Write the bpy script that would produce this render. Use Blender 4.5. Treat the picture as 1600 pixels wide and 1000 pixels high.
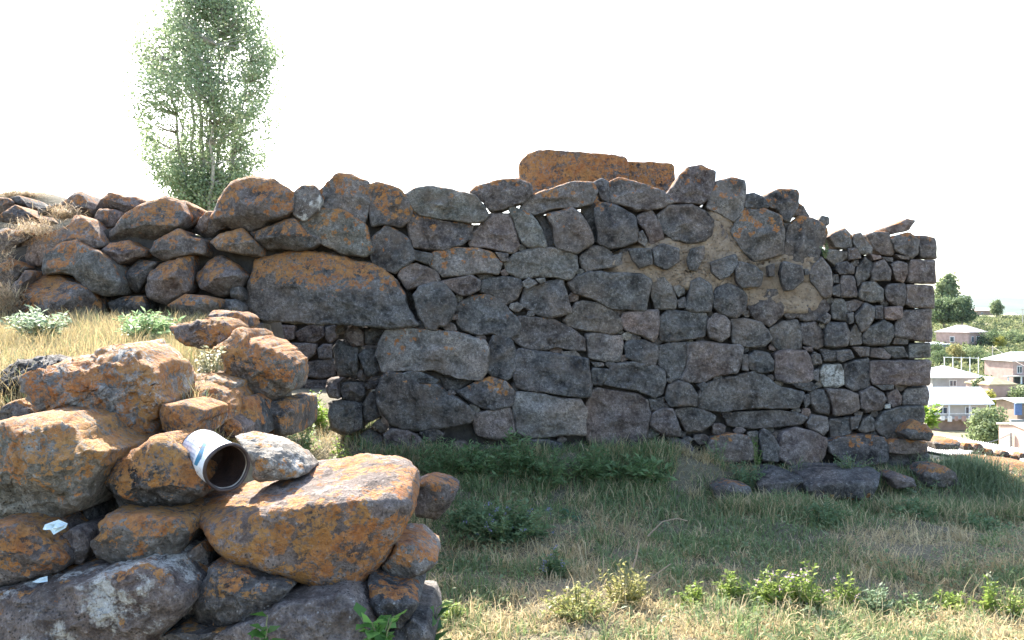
import bpy, math, random
import numpy as np
from mathutils import Vector, noise, Matrix
random.seed(7); rng = np.random.default_rng(7)
R = math.radians
for o in list(bpy.data.objects): bpy.data.objects.remove(o)
scene = bpy.context.scene
# ---------------------------------------------------------------- camera, sky, sun, exposure
F = 1331.0; EYE = 1.6                       # focal length in photo pixels, eye height
cam_d = bpy.data.cameras.new('camera'); cam = bpy.data.objects.new('camera', cam_d)
scene.collection.objects.link(cam); scene.camera = cam
cam.location = (0, 0, EYE); cam.rotation_euler = (R(90), 0, 0)
cam_d.sensor_width = 36; cam_d.lens = 36*F/1600; cam_d.clip_end = 20000; cam_d.clip_start = .05
SUN_EL, SUN_AZ = 39.0, -27.0                # azimuth from +Y, negative = to the left
world = bpy.data.worlds.new('World'); scene.world = world; world.use_nodes = True
wn = world.node_tree.nodes; wl = world.node_tree.links
sky = wn.new('ShaderNodeTexSky'); sky.sky_type = 'NISHITA'; sky.sun_disc = False
sky.sun_elevation = R(SUN_EL); sky.sun_rotation = R(SUN_AZ); sky.air_density = 1.0; sky.dust_density = 2.0; sky.ozone_density = 1.0
wl.new(sky.outputs[0], wn['Background'].inputs[0]); wn['Background'].inputs[1].default_value = 0.15
sd = bpy.data.lights.new('sun', 'SUN'); sd.energy = 5.0; sd.angle = R(.5); sd.color = (1, .94, .84)
sun = bpy.data.objects.new('sun', sd); scene.collection.objects.link(sun)
sv = Vector((math.sin(R(SUN_AZ))*math.cos(R(SUN_EL)), math.cos(R(SUN_AZ))*math.cos(R(SUN_EL)), math.sin(R(SUN_EL))))
sun.rotation_euler = sv.to_track_quat('Z', 'Y').to_euler()
vs = scene.view_settings; vs.view_transform = 'Standard'; vs.look = 'None'; vs.gamma = 1; vs.exposure = 2.05
scene.render.engine = 'CYCLES'; cy=scene.cycles; cy.max_bounces=6; cy.diffuse_bounces=3; cy.glossy_bounces=2; cy.transmission_bounces=3; cy.volume_bounces=0; cy.transparent_max_bounces=4

# ---------------------------------------------------------------- helpers
COL = scene.collection
def link(o, parent=None):
    COL.objects.link(o)
    if parent: o.parent = parent
    return o
def tag(o, label, cat, group=None):
    o['label'] = label; o['category'] = cat
    if group: o['group'] = group
    return o
def empty(name, loc=(0,0,0), label=None, cat=None, group=None, rz=0):
    o = bpy.data.objects.new(name, None); o.location = loc; o.rotation_euler = (0,0,rz); o.empty_display_size = .1
    link(o)
    if label: tag(o, label, cat, group)
    return o
def mesh_np(name, V, faces, smooth=False, cols=None):
    """V (n,3), faces list of arrays (m,k) with k = 3 or 4"""
    me = bpy.data.meshes.new(name); V = np.asarray(V, np.float32)
    me.vertices.add(len(V)); me.vertices.foreach_set('co', V.ravel())
    idx = np.concatenate([np.asarray(f, np.int32).ravel() for f in faces])
    tot = np.concatenate([np.full(len(f), np.asarray(f).shape[1], np.int32) for f in faces])
    st = np.concatenate([[0], np.cumsum(tot)[:-1]]).astype(np.int32)
    me.loops.add(len(idx)); me.loops.foreach_set('vertex_index', idx)
    me.polygons.add(len(tot)); me.polygons.foreach_set('loop_start', st); me.polygons.foreach_set('loop_total', tot)
    if smooth: me.polygons.foreach_set('use_smooth', np.ones(len(tot), bool))
    me.update(calc_edges=True); me.validate()
    if cols is not None:
        a = me.color_attributes.new('col', 'FLOAT_COLOR', 'POINT')
        a.data.foreach_set('color', np.concatenate([cols, np.ones((len(cols),1))],1).astype(np.float32).ravel())
    return me
def mobj(name, me, mat, parent=None, loc=(0,0,0)):
    o = bpy.data.objects.new(name, me); me.materials.append(mat) if mat and not me.materials else None
    o.location = loc; return link(o, parent)
def sstep(a, b, x):
    t = np.clip((x-a)/(b-a), 0, 1); return t*t*(3-2*t)
def px(x, y, d):                            # a point of the photo at depth d, in metres
    return Vector(((x-800)/F*d, d, EYE+(500-y)/F*d))
class MB:                                   # boxes, tubes and sheets gathered into one mesh
    def __init__(s): s.v=[]; s.f=[]
    def add(s, vs, fs):
        n=len(s.v); s.v+= [tuple(v) for v in vs]; s.f+= [tuple(i+n for i in f) for f in fs]
    def box(s, x0,x1,y0,y1,z0,z1):
        s.add([(x0,y0,z0),(x1,y0,z0),(x1,y1,z0),(x0,y1,z0),(x0,y0,z1),(x1,y0,z1),(x1,y1,z1),(x0,y1,z1)],
              [(0,3,2,1),(4,5,6,7),(0,1,5,4),(1,2,6,5),(2,3,7,6),(3,0,4,7)])
    def tube(s, pts, rad, n=6):
        pts=[Vector(p) for p in pts]; rad = rad if hasattr(rad,'__len__') else [rad]*len(pts)
        rings=[]
        for i,p in enumerate(pts):
            d=(pts[min(i+1,len(pts)-1)]-pts[max(i-1,0)]).normalized()
            a=d.cross(Vector((.3,.9,.31))).normalized(); b=d.cross(a)
            rings.append([p+(a*math.cos(2*math.pi*k/n)+b*math.sin(2*math.pi*k/n))*rad[i] for k in range(n)])
        vs=[v for r in rings for v in r]; fs=[]
        for i in range(len(pts)-1):
            for k in range(n): fs.append((i*n+k,i*n+(k+1)%n,(i+1)*n+(k+1)%n,(i+1)*n+k))
        fs.append(tuple(range(n))[::-1]); fs.append(tuple(range((len(pts)-1)*n,len(pts)*n)))
        s.add(vs,fs)
    def build(s, name, mat, parent=None, loc=(0,0,0), smooth=False):
        me=bpy.data.meshes.new(name); me.from_pydata(s.v,[],s.f); me.update()
        if smooth: me.polygons.foreach_set('use_smooth', np.ones(len(me.polygons),bool))
        return mobj(name, me, mat, parent, loc)

# ---------------------------------------------------------------- materials
def newmat(name):
    m=bpy.data.materials.new(name); m.use_nodes=True; nt=m.node_tree
    return m, nt, nt.nodes['Principled BSDF']
class NT:
    def __init__(s, nt): s.nt=nt
    def n(s, t, **kw):
        nd=s.nt.nodes.new(t)
        for k,v in kw.items(): setattr(nd,k,v)
        return nd
    def put(s, sock, v):
        if isinstance(v, bpy.types.NodeSocket): s.nt.links.new(v, sock)
        elif v is not None: sock.default_value = v
    def math(s, op, a, b=None, c=None, clamp=False):
        nd=s.n('ShaderNodeMath', operation=op, use_clamp=clamp); s.put(nd.inputs[0],a)
        if b is not None: s.put(nd.inputs[1],b)
        if c is not None: s.put(nd.inputs[2],c)
        return nd.outputs[0]
    def mix(s, f, a, b, mode='MIX'):
        nd=s.n('ShaderNodeMix', data_type='RGBA', blend_type=mode); s.put(nd.inputs[0],f)
        for i,v in ((6,a),(7,b)): s.put(nd.inputs[i], (*v,1) if isinstance(v,tuple) and len(v)==3 else v)
        return nd.outputs[2]
    def noise(s, vec, scale, detail=4, rough=.6, dist=0):
        nd=s.n('ShaderNodeTexNoise'); s.put(nd.inputs['Vector'],vec); s.put(nd.inputs['Scale'],scale)
        nd.inputs['Detail'].default_value=detail; nd.inputs['Roughness'].default_value=rough; nd.inputs['Distortion'].default_value=dist
        return nd.outputs[0]
    def vor(s, vec, scale, feature='F1', out=0):
        nd=s.n('ShaderNodeTexVoronoi', feature=feature); s.put(nd.inputs['Vector'],vec); s.put(nd.inputs['Scale'],scale); return nd.outputs[out]
    def ramp(s, f, lo, hi, interp='LINEAR'):
        nd=s.n('ShaderNodeMapRange', interpolation_type='SMOOTHSTEP' if interp=='S' else 'LINEAR'); s.put(nd.inputs[0],f); s.put(nd.inputs[1],lo); s.put(nd.inputs[2],hi)
        return nd.outputs[0]
    def attr(s, name, out='Fac'):
        nd=s.n('ShaderNodeAttribute', attribute_type='OBJECT', attribute_name=name); return nd.outputs[out]
    def bump(s, h, strength, dist, normal=None):
        nd=s.n('ShaderNodeBump'); nd.inputs['Strength'].default_value=strength; nd.inputs['Distance'].default_value=dist
        s.put(nd.inputs['Height'],h); s.put(nd.inputs['Normal'],normal); return nd.outputs[0]

def rock_material():
    m,nt,bs=newmat('basalt'); t=NT(nt)
    tc=t.n('ShaderNodeTexCoord'); oi=t.n('ShaderNodeObjectInfo')
    off=t.n('ShaderNodeVectorMath', operation='ADD'); t.put(off.inputs[0],tc.outputs['Object'])
    cmb=t.n('ShaderNodeCombineXYZ'); r100=t.math('MULTIPLY',oi.outputs['Random'],97.0)
    for i in range(3): t.put(cmb.inputs[i], r100)
    t.put(off.inputs[1],cmb.outputs[0]); P=off.outputs[0]
    base=oi.outputs['Color']
    n1=t.noise(P,7,4,.65); n2=t.noise(P,38,4,.7); n3=t.noise(P,150,3,.7); n4=t.noise(P,2.2,3,.5)
    c=t.mix(t.ramp(n1,.34,.66),t.mix(.6,base,(0,0,0)),t.mix(.27,base,(.5,.47,.43)))
    geo0=t.n('ShaderNodeNewGeometry'); c=t.mix(t.math('MULTIPLY',t.ramp(geo0.outputs['Pointiness'],.51,.58),.35),c,(.34,.32,.30))
    c=t.mix(t.ramp(n4,.45,.75),c,t.mix(1,c,(1.25,1.05,.92),'MULTIPLY'))
    c=t.mix(t.math('MULTIPLY',t.ramp(n2,.56,.75),.35),c,(.30,.29,.28))
    mc=t.math('MULTIPLY_ADD',t.ramp(n2,.34,.66),.75,.55); mc=t.math('MULTIPLY',mc,t.math('MULTIPLY_ADD',t.ramp(n3,.35,.65),.5,.72))
    mcc=t.n('ShaderNodeCombineColor')
    for i in range(3): t.put(mcc.inputs[i],mc)
    c=t.mix(1,c,mcc.outputs[0],'MULTIPLY')
    bn=t.noise(P,3.3,4,.7); c=t.mix(t.math('MULTIPLY',t.ramp(bn,.50,.68),.45),c,(.21,.155,.115))
    # pores of the lava
    pv=t.vor(P,70); pm=t.math('MULTIPLY',t.math('LESS_THAN',pv,.26),t.ramp(n1,.45,.6))
    c=t.mix(t.math('MULTIPLY',pm,.75),c,(.02,.02,.02))
    # pale flecks
    fv=t.vor(P,38); fm=t.math('MULTIPLY',t.math('LESS_THAN',fv,.15),t.ramp(n2,.45,.6))
    c=t.mix(t.math('MULTIPLY',fm,.5),c,(.5,.48,.45))
    # pale crust
    pal=t.attr('pale'); pn=t.noise(P,6,5,.72,.3)
    pm2=t.ramp(t.math('ADD',pn,t.math('MULTIPLY',t.math('SUBTRACT',pal,.5),.62)),.50,.60,'S')
    pm2=t.math('MULTIPLY',pm2,t.ramp(n3,.30,.50))
    c=t.mix(t.math('MULTIPLY',pm2,.9),c,t.mix(n2,(.36,.33,.28),(.66,.63,.57)))
    # orange lichen, thicker on the upper faces
    lic=t.attr('lichen'); up=t.attr('upness')
    gz=t.n('ShaderNodeSeparateXYZ'); t.put(gz.inputs[0],tc.outputs['Generated'])
    geo=t.n('ShaderNodeNewGeometry'); nz=t.n('ShaderNodeSeparateXYZ'); t.put(nz.inputs[0],geo.outputs['Normal'])
    topb=t.math('ADD',t.math('MULTIPLY',t.math('SUBTRACT',gz.outputs[2],.58),.50),t.math('MULTIPLY',nz.outputs[2],.20))
    ln=t.math('ADD',t.math('MULTIPLY',t.noise(P,4.5,5,.68,.4),.62),t.math('ADD',t.math('MULTIPLY',t.noise(P,24,4,.75),.26),t.math('MULTIPLY',n3,.12)))
    ln=t.math('ADD',t.math('MULTIPLY',t.math('SUBTRACT',ln,.5),2.3),.5)
    lv=t.math('ADD',t.math('ADD',ln,t.math('MULTIPLY',topb,up)),t.math('MULTIPLY',t.math('SUBTRACT',lic,.5),.62))
    dv=t.n('ShaderNodeVectorMath',operation='MULTIPLY_ADD'); nn=t.n('ShaderNodeTexNoise'); t.put(nn.inputs['Vector'],P); nn.inputs['Scale'].default_value=30; nn.inputs['Detail'].default_value=2
    t.put(dv.inputs[0],nn.outputs['Color']); dv.inputs[1].default_value=(.05,.05,.05); t.put(dv.inputs[2],P)
    vr=t.n('ShaderNodeTexVoronoi'); t.put(vr.inputs['Vector'],dv.outputs[0]); vr.inputs['Scale'].default_value=15
    cellc=t.n('ShaderNodeSeparateColor'); t.put(cellc.inputs[0],vr.outputs['Color'])
    lv=t.math('ADD',lv,t.math('MULTIPLY',t.math('SUBTRACT',t.math('MULTIPLY_ADD',cellc.outputs[0],.5,.07),vr.outputs['Distance']),.55))
    lm=t.ramp(lv,.49,.535,'S')
    lm=t.math('MULTIPLY',lm,t.ramp(t.math('ADD',t.math('MULTIPLY',t.noise(P,55,3,.8),.6),t.math('MULTIPLY',t.noise(P,16,3,.7),.4)),.425,.505))
    lm=t.math('MULTIPLY',lm,t.math('GREATER_THAN',lic,.02))
    lc=t.mix(t.ramp(n2,.36,.64),(.235,.080,.026),(.50,.195,.05))
    lc=t.mix(t.math('MULTIPLY',t.ramp(vr.outputs['Distance'],.25,.5),.30),lc,(.52,.27,.10))
    lc=t.mix(t.math('MULTIPLY',t.ramp(t.math('ADD',n4,t.math('MULTIPLY',t.math('SUBTRACT',cellc.outputs[1],.5),.25)),.42,.62),t.attr('ochre')),lc,t.mix(t.ramp(n3,.35,.65),(.30,.17,.045),(.58,.36,.10)))
    lc=t.mix(t.math('MULTIPLY',t.ramp(n3,.52,.64),.55),lc,(.17,.11,.08))
    c=t.mix(t.math('MULTIPLY',lm,.93),c,lc)
    pm3=t.math('MULTIPLY',t.ramp(t.math('ADD',pn,t.math('MULTIPLY',t.math('SUBTRACT',pal,.5),.62)),.555,.60,'S'),t.math('MULTIPLY',t.ramp(n3,.30,.48),t.math('GREATER_THAN',pal,.2)))
    c=t.mix(t.math('MULTIPLY',pm3,.85),c,t.mix(t.ramp(n2,.35,.65),(.36,.33,.28),(.66,.63,.57)))
    nt.links.new(c,bs.inputs['Base Color']); bs.inputs['Roughness'].default_value=.88
    bs.inputs['Specular IOR Level'].default_value=.3
    h=t.math('ADD',t.math('MULTIPLY',n2,.6),t.math('MULTIPLY',n3,.25)); h=t.math('SUBTRACT',h,t.math('MULTIPLY',pm,.35)); 
    h=t.math('ADD',h,t.math('MULTIPLY',n1,1.1))
    nt.links.new(t.bump(h,1.0,.035),bs.inputs['Normal'])
    return m
def veg_material(name, trans=.45, rough=.7):
    m,nt,bs=newmat(name); t=NT(nt)
    a=t.n('ShaderNodeAttribute', attribute_name='col'); geo=t.n('ShaderNodeNewGeometry')
    c=t.mix(1,a.outputs['Color'],t.mix(geo.outputs['Random Per Island'],(.65,.7,.6),(1.3,1.25,1.2)),'MULTIPLY')
    nt.links.new(c,bs.inputs['Base Color']); bs.inputs['Roughness'].default_value=rough; bs.inputs['Specular IOR Level'].default_value=.25
    tr=t.n('ShaderNodeBsdfTranslucent'); nt.links.new(c,tr.inputs[0])
    ms=t.n('ShaderNodeMixShader'); ms.inputs[0].default_value=trans
    nt.links.new(bs.outputs[0],ms.inputs[1]); nt.links.new(tr.outputs[0],ms.inputs[2])
    nt.links.new(ms.outputs[0],nt.nodes['Material Output'].inputs[0]); return m
def plain(name, col, rough=.8, metal=0, var=.25, scale=6, bump=0, bscale=40):
    m,nt,bs=newmat(name); t=NT(nt); tc=t.n('ShaderNodeTexCoord')
    n=t.noise(tc.outputs['Object'],scale,6,.65)
    c=t.mix(t.ramp(n,.3,.7),tuple(v*(1-var) for v in col),tuple(min(1,v*(1+var)) for v in col))
    nt.links.new(c,bs.inputs['Base Color']); bs.inputs['Roughness'].default_value=rough; bs.inputs['Metallic'].default_value=metal
    if bump: nt.links.new(t.bump(t.noise(tc.outputs['Object'],bscale,6,.7),bump,.02),bs.inputs['Normal'])
    return m
ROCK=rock_material(); VEG=veg_material('foliage'); DRY=veg_material('dry_grass',.35); LEAF=veg_material('leaf',.5,.5)
BARK=plain('bark',(.22,.19,.15),.9,0,.3,8,.5)
STEM=plain('stem',(.19,.2,.09),.8)
def ground_material():
    m,nt,bs=newmat('soil'); t=NT(nt); geo=t.n('ShaderNodeNewGeometry'); P=geo.outputs['Position']
    sep=t.n('ShaderNodeSeparateXYZ'); t.put(sep.inputs[0],P)
    near=t.mix(t.ramp(t.noise(P,1.3,6,.6),.35,.65),(.13,.105,.07),(.21,.175,.115))
    near=t.mix(t.ramp(t.noise(P,22,5,.7),.4,.7),t.mix(.45,near,(.05,.06,.03)),near)
    far=t.mix(t.ramp(t.noise(P,.045,6,.62),.42,.58),(.085,.12,.045),(.30,.25,.14))
    far=t.mix(t.ramp(t.noise(P,.4,5,.7),.4,.65),t.mix(.4,far,(.03,.05,.02)),far)
    c=t.mix(t.ramp(sep.outputs[1],14,40),near,far)
    nt.links.new(c,bs.inputs['Base Color']); bs.inputs['Roughness'].default_value=1
    nt.links.new(t.bump(t.noise(P,35,6,.7),.6,.03),bs.inputs['Normal']); return m
SOIL=ground_material()
def mortar_material():
    m,nt,bs=newmat('mortar'); t=NT(nt); tc=t.n('ShaderNodeTexCoord'); P=tc.outputs['Object']
    c=t.mix(t.ramp(t.noise(P,9,7,.7),.35,.65),(.23,.165,.11),(.44,.335,.235))
    c=t.mix(t.math('MULTIPLY',t.math('LESS_THAN',t.vor(P,30),.22),.6),c,(.13,.10,.08))
    nt.links.new(c,bs.inputs['Base Color']); bs.inputs['Roughness'].default_value=.95
    nt.links.new(t.bump(t.noise(P,40,6,.75),1,.03),bs.inputs['Normal']); return m
MORTAR=mortar_material()
CORE=plain('rubble_core',(.06,.052,.045),.95,0,.5,9,.8)

# ---------------------------------------------------------------- terrain
WY0, WK = 7.9, .07                          # front face of the big wall: y = WY0 + WK * x
def wall_d(pxx, dy=0): return (WY0+dy)/(1-WK*(pxx-800)/F)
def H(x, y):
    x=np.asarray(x,float); y=np.asarray(y,float)
    z=.02*np.sin(x*2.1+y*1.3)+.015*np.sin(x*5.3-y*4.1)+.02*np.sin(y*3.1+.7*x)
    z=z+(.16*sstep(7.35,7.75,y)+.24*sstep(2.4,1.2,x)*sstep(6.5,7.75,y))*sstep(5.0,4.4,x)
    z=z+.08*sstep(7.0,9.0,y)*sstep(-.9,-1.4,x)
    z=z+.15*sstep(9,11,y)*sstep(-.9,-1.6,x)
    xe=np.interp(y,[3.0,3.4,7.5,8.2,9.2,13],[-.95,-1.05,-2.25,-2.4,-4.2,-4.6])
    T=1.22+.085*(np.clip(y,3.2,8)-3.2)
    m=sstep(-.22,.22,xe-x)*sstep(3.12,3.45,y)
    z=z*(1-m)+T*m
    z=z+m*1.6*sstep(8.3,11,y)*sstep(-3.6,-6,x)
    r=sstep(0,30,x+0*y)                     # the village side
    yy=np.where(x>4.7, y, y-4*sstep(4.9,3.5,x)); z=z-.25*sstep(8.4,9.6,y)*sstep(4.4,5.2,x)
    dr=np.interp(yy,[9.6,12,25,50,90,110,150,220,330,380,520,900,6000],[0,-1.2,-5.5,-8.6,-9.7,-9.4,-9.2,-5.2,1.8,4,4.4,-12,-12])
    left=sstep(2,-30,x)*sstep(12,40,y)
    z=z*(1-sstep(12,40,y)*.8)+dr*(1-left)+left*np.interp(y,[9,20,60,200],[0,.5,0,-2])
    return z
def hz(x,y): return float(H(np.array([x]),np.array([y]))[0])
xs=np.unique(np.concatenate([-np.geomspace(8,4000,34)[::-1],np.linspace(-7.8,7.8,120),np.geomspace(8,4000,50)]))
ys=np.unique(np.concatenate([-np.geomspace(1,200,12)[::-1],np.linspace(-.6,2.5,14),np.linspace(2.6,13,100),np.geomspace(13.3,5000,70)]))
X,Y=np.meshgrid(xs,ys); Z=H(X,Y)
near=(np.abs(X)<9)&(Y<14)
for i,j in zip(*np.nonzero(near)): Z[i,j]+=.05*noise.fractal(Vector((X[i,j]*1.6,Y[i,j]*1.6,3)),1,2,4)
nx=len(xs); q=np.arange((len(ys)-1)*(nx-1)); a=(q//(nx-1))*nx+q%(nx-1)
ground=mobj('ground',mesh_np('ground',np.stack([X.ravel(),Y.ravel(),Z.ravel()],1),[np.stack([a,a+1,a+nx+1,a+nx],1)],True),SOIL)
ground['kind']='structure'
# far hill beyond the village
hx=np.linspace(200,4200,60); hy=np.linspace(2300,3600,16)
HX,HY=np.meshgrid(hx,hy); prof=np.interp(HX,[200,1300,1600,1719,1923,2300,2900,4200],[108,104,98,93,68,45,20,-10])
HZ=prof*np.sin(np.clip((HY-2300)/900,0,1)*math.pi/2)-2+3*np.sin(HX/90)*np.sin(HY/140)
q=np.arange(15*59); a=(q//59)*60+q%59
hill=mobj('hill',mesh_np('hill',np.stack([HX.ravel(),HY.ravel(),HZ.ravel()],1),[np.stack([a,a+1,a+61,a+60],1)],True),plain('hill_grass',(.10,.13,.10),1,0,.3,.004))
hill['kind']='structure'

# ---------------------------------------------------------------- stones
TILE=dict(A=(0,280,.2),B=(300,260,.2),C=(600,220,.2),D=(860,220,.2),E=(1140,240,.2125),F=(360,400,.2),G=(420,540,.2),H=(640,400,.2),
 I=(680,560,.2),J=(900,400,.2),K=(940,580,.2),L=(1180,400,.2),M=(1180,580,.2),N=(0,440,.2),O=(200,460,.2),P=(0,620,.2),Q=(0,800,.2),
 R=(240,620,.2),S=(260,800,.2),T=(480,680,.2),U=(500,800,.2),W=(1200,640,.25),X=(0,0,1))
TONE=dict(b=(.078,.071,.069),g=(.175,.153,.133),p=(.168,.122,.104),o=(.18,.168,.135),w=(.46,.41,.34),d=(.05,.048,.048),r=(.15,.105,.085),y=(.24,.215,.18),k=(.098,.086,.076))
def chaikin(P,k=1):
    for _ in range(k):
        Q=np.roll(P,-1,0); P=np.stack([.94*P+.06*Q,.06*P+.94*Q],1).reshape(-1,2)
    return P
def resample(P,n):
    Q=np.vstack([P,P[:1]]); s=np.concatenate([[0],np.cumsum(np.hypot(*np.diff(Q,axis=0).T))]); u=np.linspace(0,s[-1],n,endpoint=False)
    return np.stack([np.interp(u,s,Q[:,0]),np.interp(u,s,Q[:,1])],1)
def stone(name, pts, d, thick, tone, lichen, parent=None, res=1, cuts=(), pale=0.05, up=1.0, ochre=.25, grow=1.015, bulge=.34, rough=1.0, flat=False, edge=.045, hmin=-9):
    """pts: the outline seen in the photo; d: distance of its face; the body runs back from there by thick metres"""
    P=np.array(pts,float); W=np.stack([(P[:,0]-800)/F*d, EYE+(500-P[:,1])/F*d],1)
    n=int((30,48,84,150)[res]); W=resample(chaikin(W),n)
    c=W.mean(0); W=c+(W-c)*grow; ext=W.max(0)-W.min(0); S=.5*min(ext); hw=ext/2
    sd=random.random()*500
    # random facets of the face
    K=random.randint(4,6); pl=[]; ph=random.random()*6.28
    for k in range(K):
        an=ph+6.283*k/K+random.uniform(-.4,.4); sl=random.uniform(.15,.85)
        pl.append((math.cos(an)*sl,math.sin(an)*sl,random.uniform(.14,.40)))
    pl.append((random.uniform(-.12,.12),random.uniform(-.12,.06),.22)); 
    er=min(edge,.3*S); tr=1-er/(.5*(hw[0]+hw[1])); ts=np.concatenate([np.linspace(.06,tr,(4,7,13,26)[res]),1-(1-tr)*np.array([.7,.42,.18,.05,0])])
    sharp=random.uniform(.8,1.25)
    cl=[]
    for (x1,y1,x2,y2,sl) in cuts:
        A=np.array([(x1-800)/F*d,EYE+(500-y1)/F*d]); B=np.array([(x2-800)/F*d,EYE+(500-y2)/F*d]); D=(B-A)/np.linalg.norm(B-A)
        cl.append((A,np.array([-D[1],D[0]]),sl))
    def depth(q,t):
        u=(q-c)/hw; h=np.full(len(q),1e9)
        for (a,b,k0) in pl: h=np.minimum(h,k0-a*u[:,0]-b*u[:,1])
        h=np.maximum(h,hmin)
        dep=-(h if not flat else .2*h+.18)*S*bulge/.34
        e=np.clip((t-tr)/(1-tr),0,1); dep=dep+er*1.25*(1-np.sqrt(np.maximum(0,1-e*e)))
        for (A,nm,sl) in cl:
            dd=(q-A)@nm; w=.05*S; dep=dep+sl*.5*(dd+np.sqrt(dd*dd+w*w))
        return dep
    def place(q,t):                          # a point of the face, kept on its line of sight as it recedes
        dp=depth(q,t); k=(d+dp)/d; return np.column_stack([q[:,0]*k,EYE+(q[:,1]-EYE)*k,dp])
    V=[place(c[None],np.zeros(1))]
    for t in ts: V.append(place(c+(W-c)*t,np.full(n,t)))
    rim=V[-1]; back=rim[:,2].max()+thick; rc=rim[:,:2].mean(0)
    for s,k in ((.997,.10),(.985,.35),(.95,.7),(.82,.97)) :
        q=rc+(rim[:,:2]-rc)*s; V.append(np.column_stack([q,rim[:,2]+(back-rim[:,2])*k]))
    V.append(np.array([[rc[0],rc[1],back]])); V=np.vstack(V); nr=len(ts)+4
    V=np.column_stack([V[:,0]-c[0],V[:,2],V[:,1]-c[1]])
    a1=.075*S*rough; f1=.9/max(S,.05); f2=3.2/max(S,.05)
    a2=.030*S*rough*(1.5 if res==3 else 1); f3=min(60,9/max(S,.05)); a3=.010*S*rough*(1.5 if res==3 else 1)
    out=np.empty_like(V)
    for i,v in enumerate(V):
        p=Vector((v[0]+sd,v[1]*.7,v[2])); nv=noise.noise_vector(p*f1)*a1+noise.noise_vector(p*f2)*a2
        rg=abs(noise.noise(p*f1*1.7+Vector((7,3,1))))*a1*1.6-(noise.voronoi(p*f1*1.25)[0][0]-.5)*a1*1.1-(noise.voronoi(p*f2*.8)[0][0]-.5)*a2*1.2; nv+=Vector((0,rg,0))
        if res>=2: nv+=noise.noise_vector(p*f3)*a3*2.2+noise.noise_vector(p*f3*2.3)*a3
        else: nv+=noise.noise_vector(p*f3)*a3*1.6
        out[i]=(v[0]+nv[0],v[1]+nv[1],v[2]+nv[2])
    k=np.arange(n); k2=(k+1)%n; T=[np.stack([np.zeros(n,int),1+k2,1+k],1)]; Qd=[]
    for r in range(nr-1):
        b=1+r*n; Qd.append(np.stack([b+k,b+n+k,b+n+k2,b+k2],1)[:, ::-1])
    lb=1+(nr-1)*n; T.append(np.stack([lb+k,np.full(n,lb+n),lb+k2],1)[:, ::-1])
    T=np.vstack(T); Qd=np.vstack(Qd)
    tri=np.vstack([T,Qd[:,[0,1,2]],Qd[:,[0,2,3]]]); vol=np.einsum('ij,ij->i',out[tri[:,0]],np.cross(out[tri[:,1]],out[tri[:,2]])).sum()
    if vol<0: T=T[:, ::-1]; Qd=Qd[:, ::-1]
    o=mobj(name,mesh_np(name,out,[T,Qd],True),ROCK,parent,(c[0],d,c[1]))
    b=np.array(TONE[tone]); b=b*random.choice([.62,.8,1,1,1.2,1.5])*random.uniform(.9,1.1)*np.array([random.uniform(.95,1.05),1,random.uniform(.94,1.06)])
    o.color=(*b,1); o['lichen']=float(lichen); o['pale']=float(pale); o['upness']=float(up); o['ochre']=float(ochre)
    return o
def parse(txt):
    for ln in txt.strip().splitlines():
        ln=ln.split('#')[0].strip()
        if not ln: continue
        w=ln.split(); ox,oy,s=TILE[w[0]]; kw={}; pts=[]
        for k in w[3:]:
            if '=' in k: a,b=k.split('='); kw[a]=float(b)
            else:
                x,y=k.split(','); pts.append((ox+float(x)*s,oy+float(y)*s))
        yield float(w[1]),w[2],pts,kw

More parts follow.
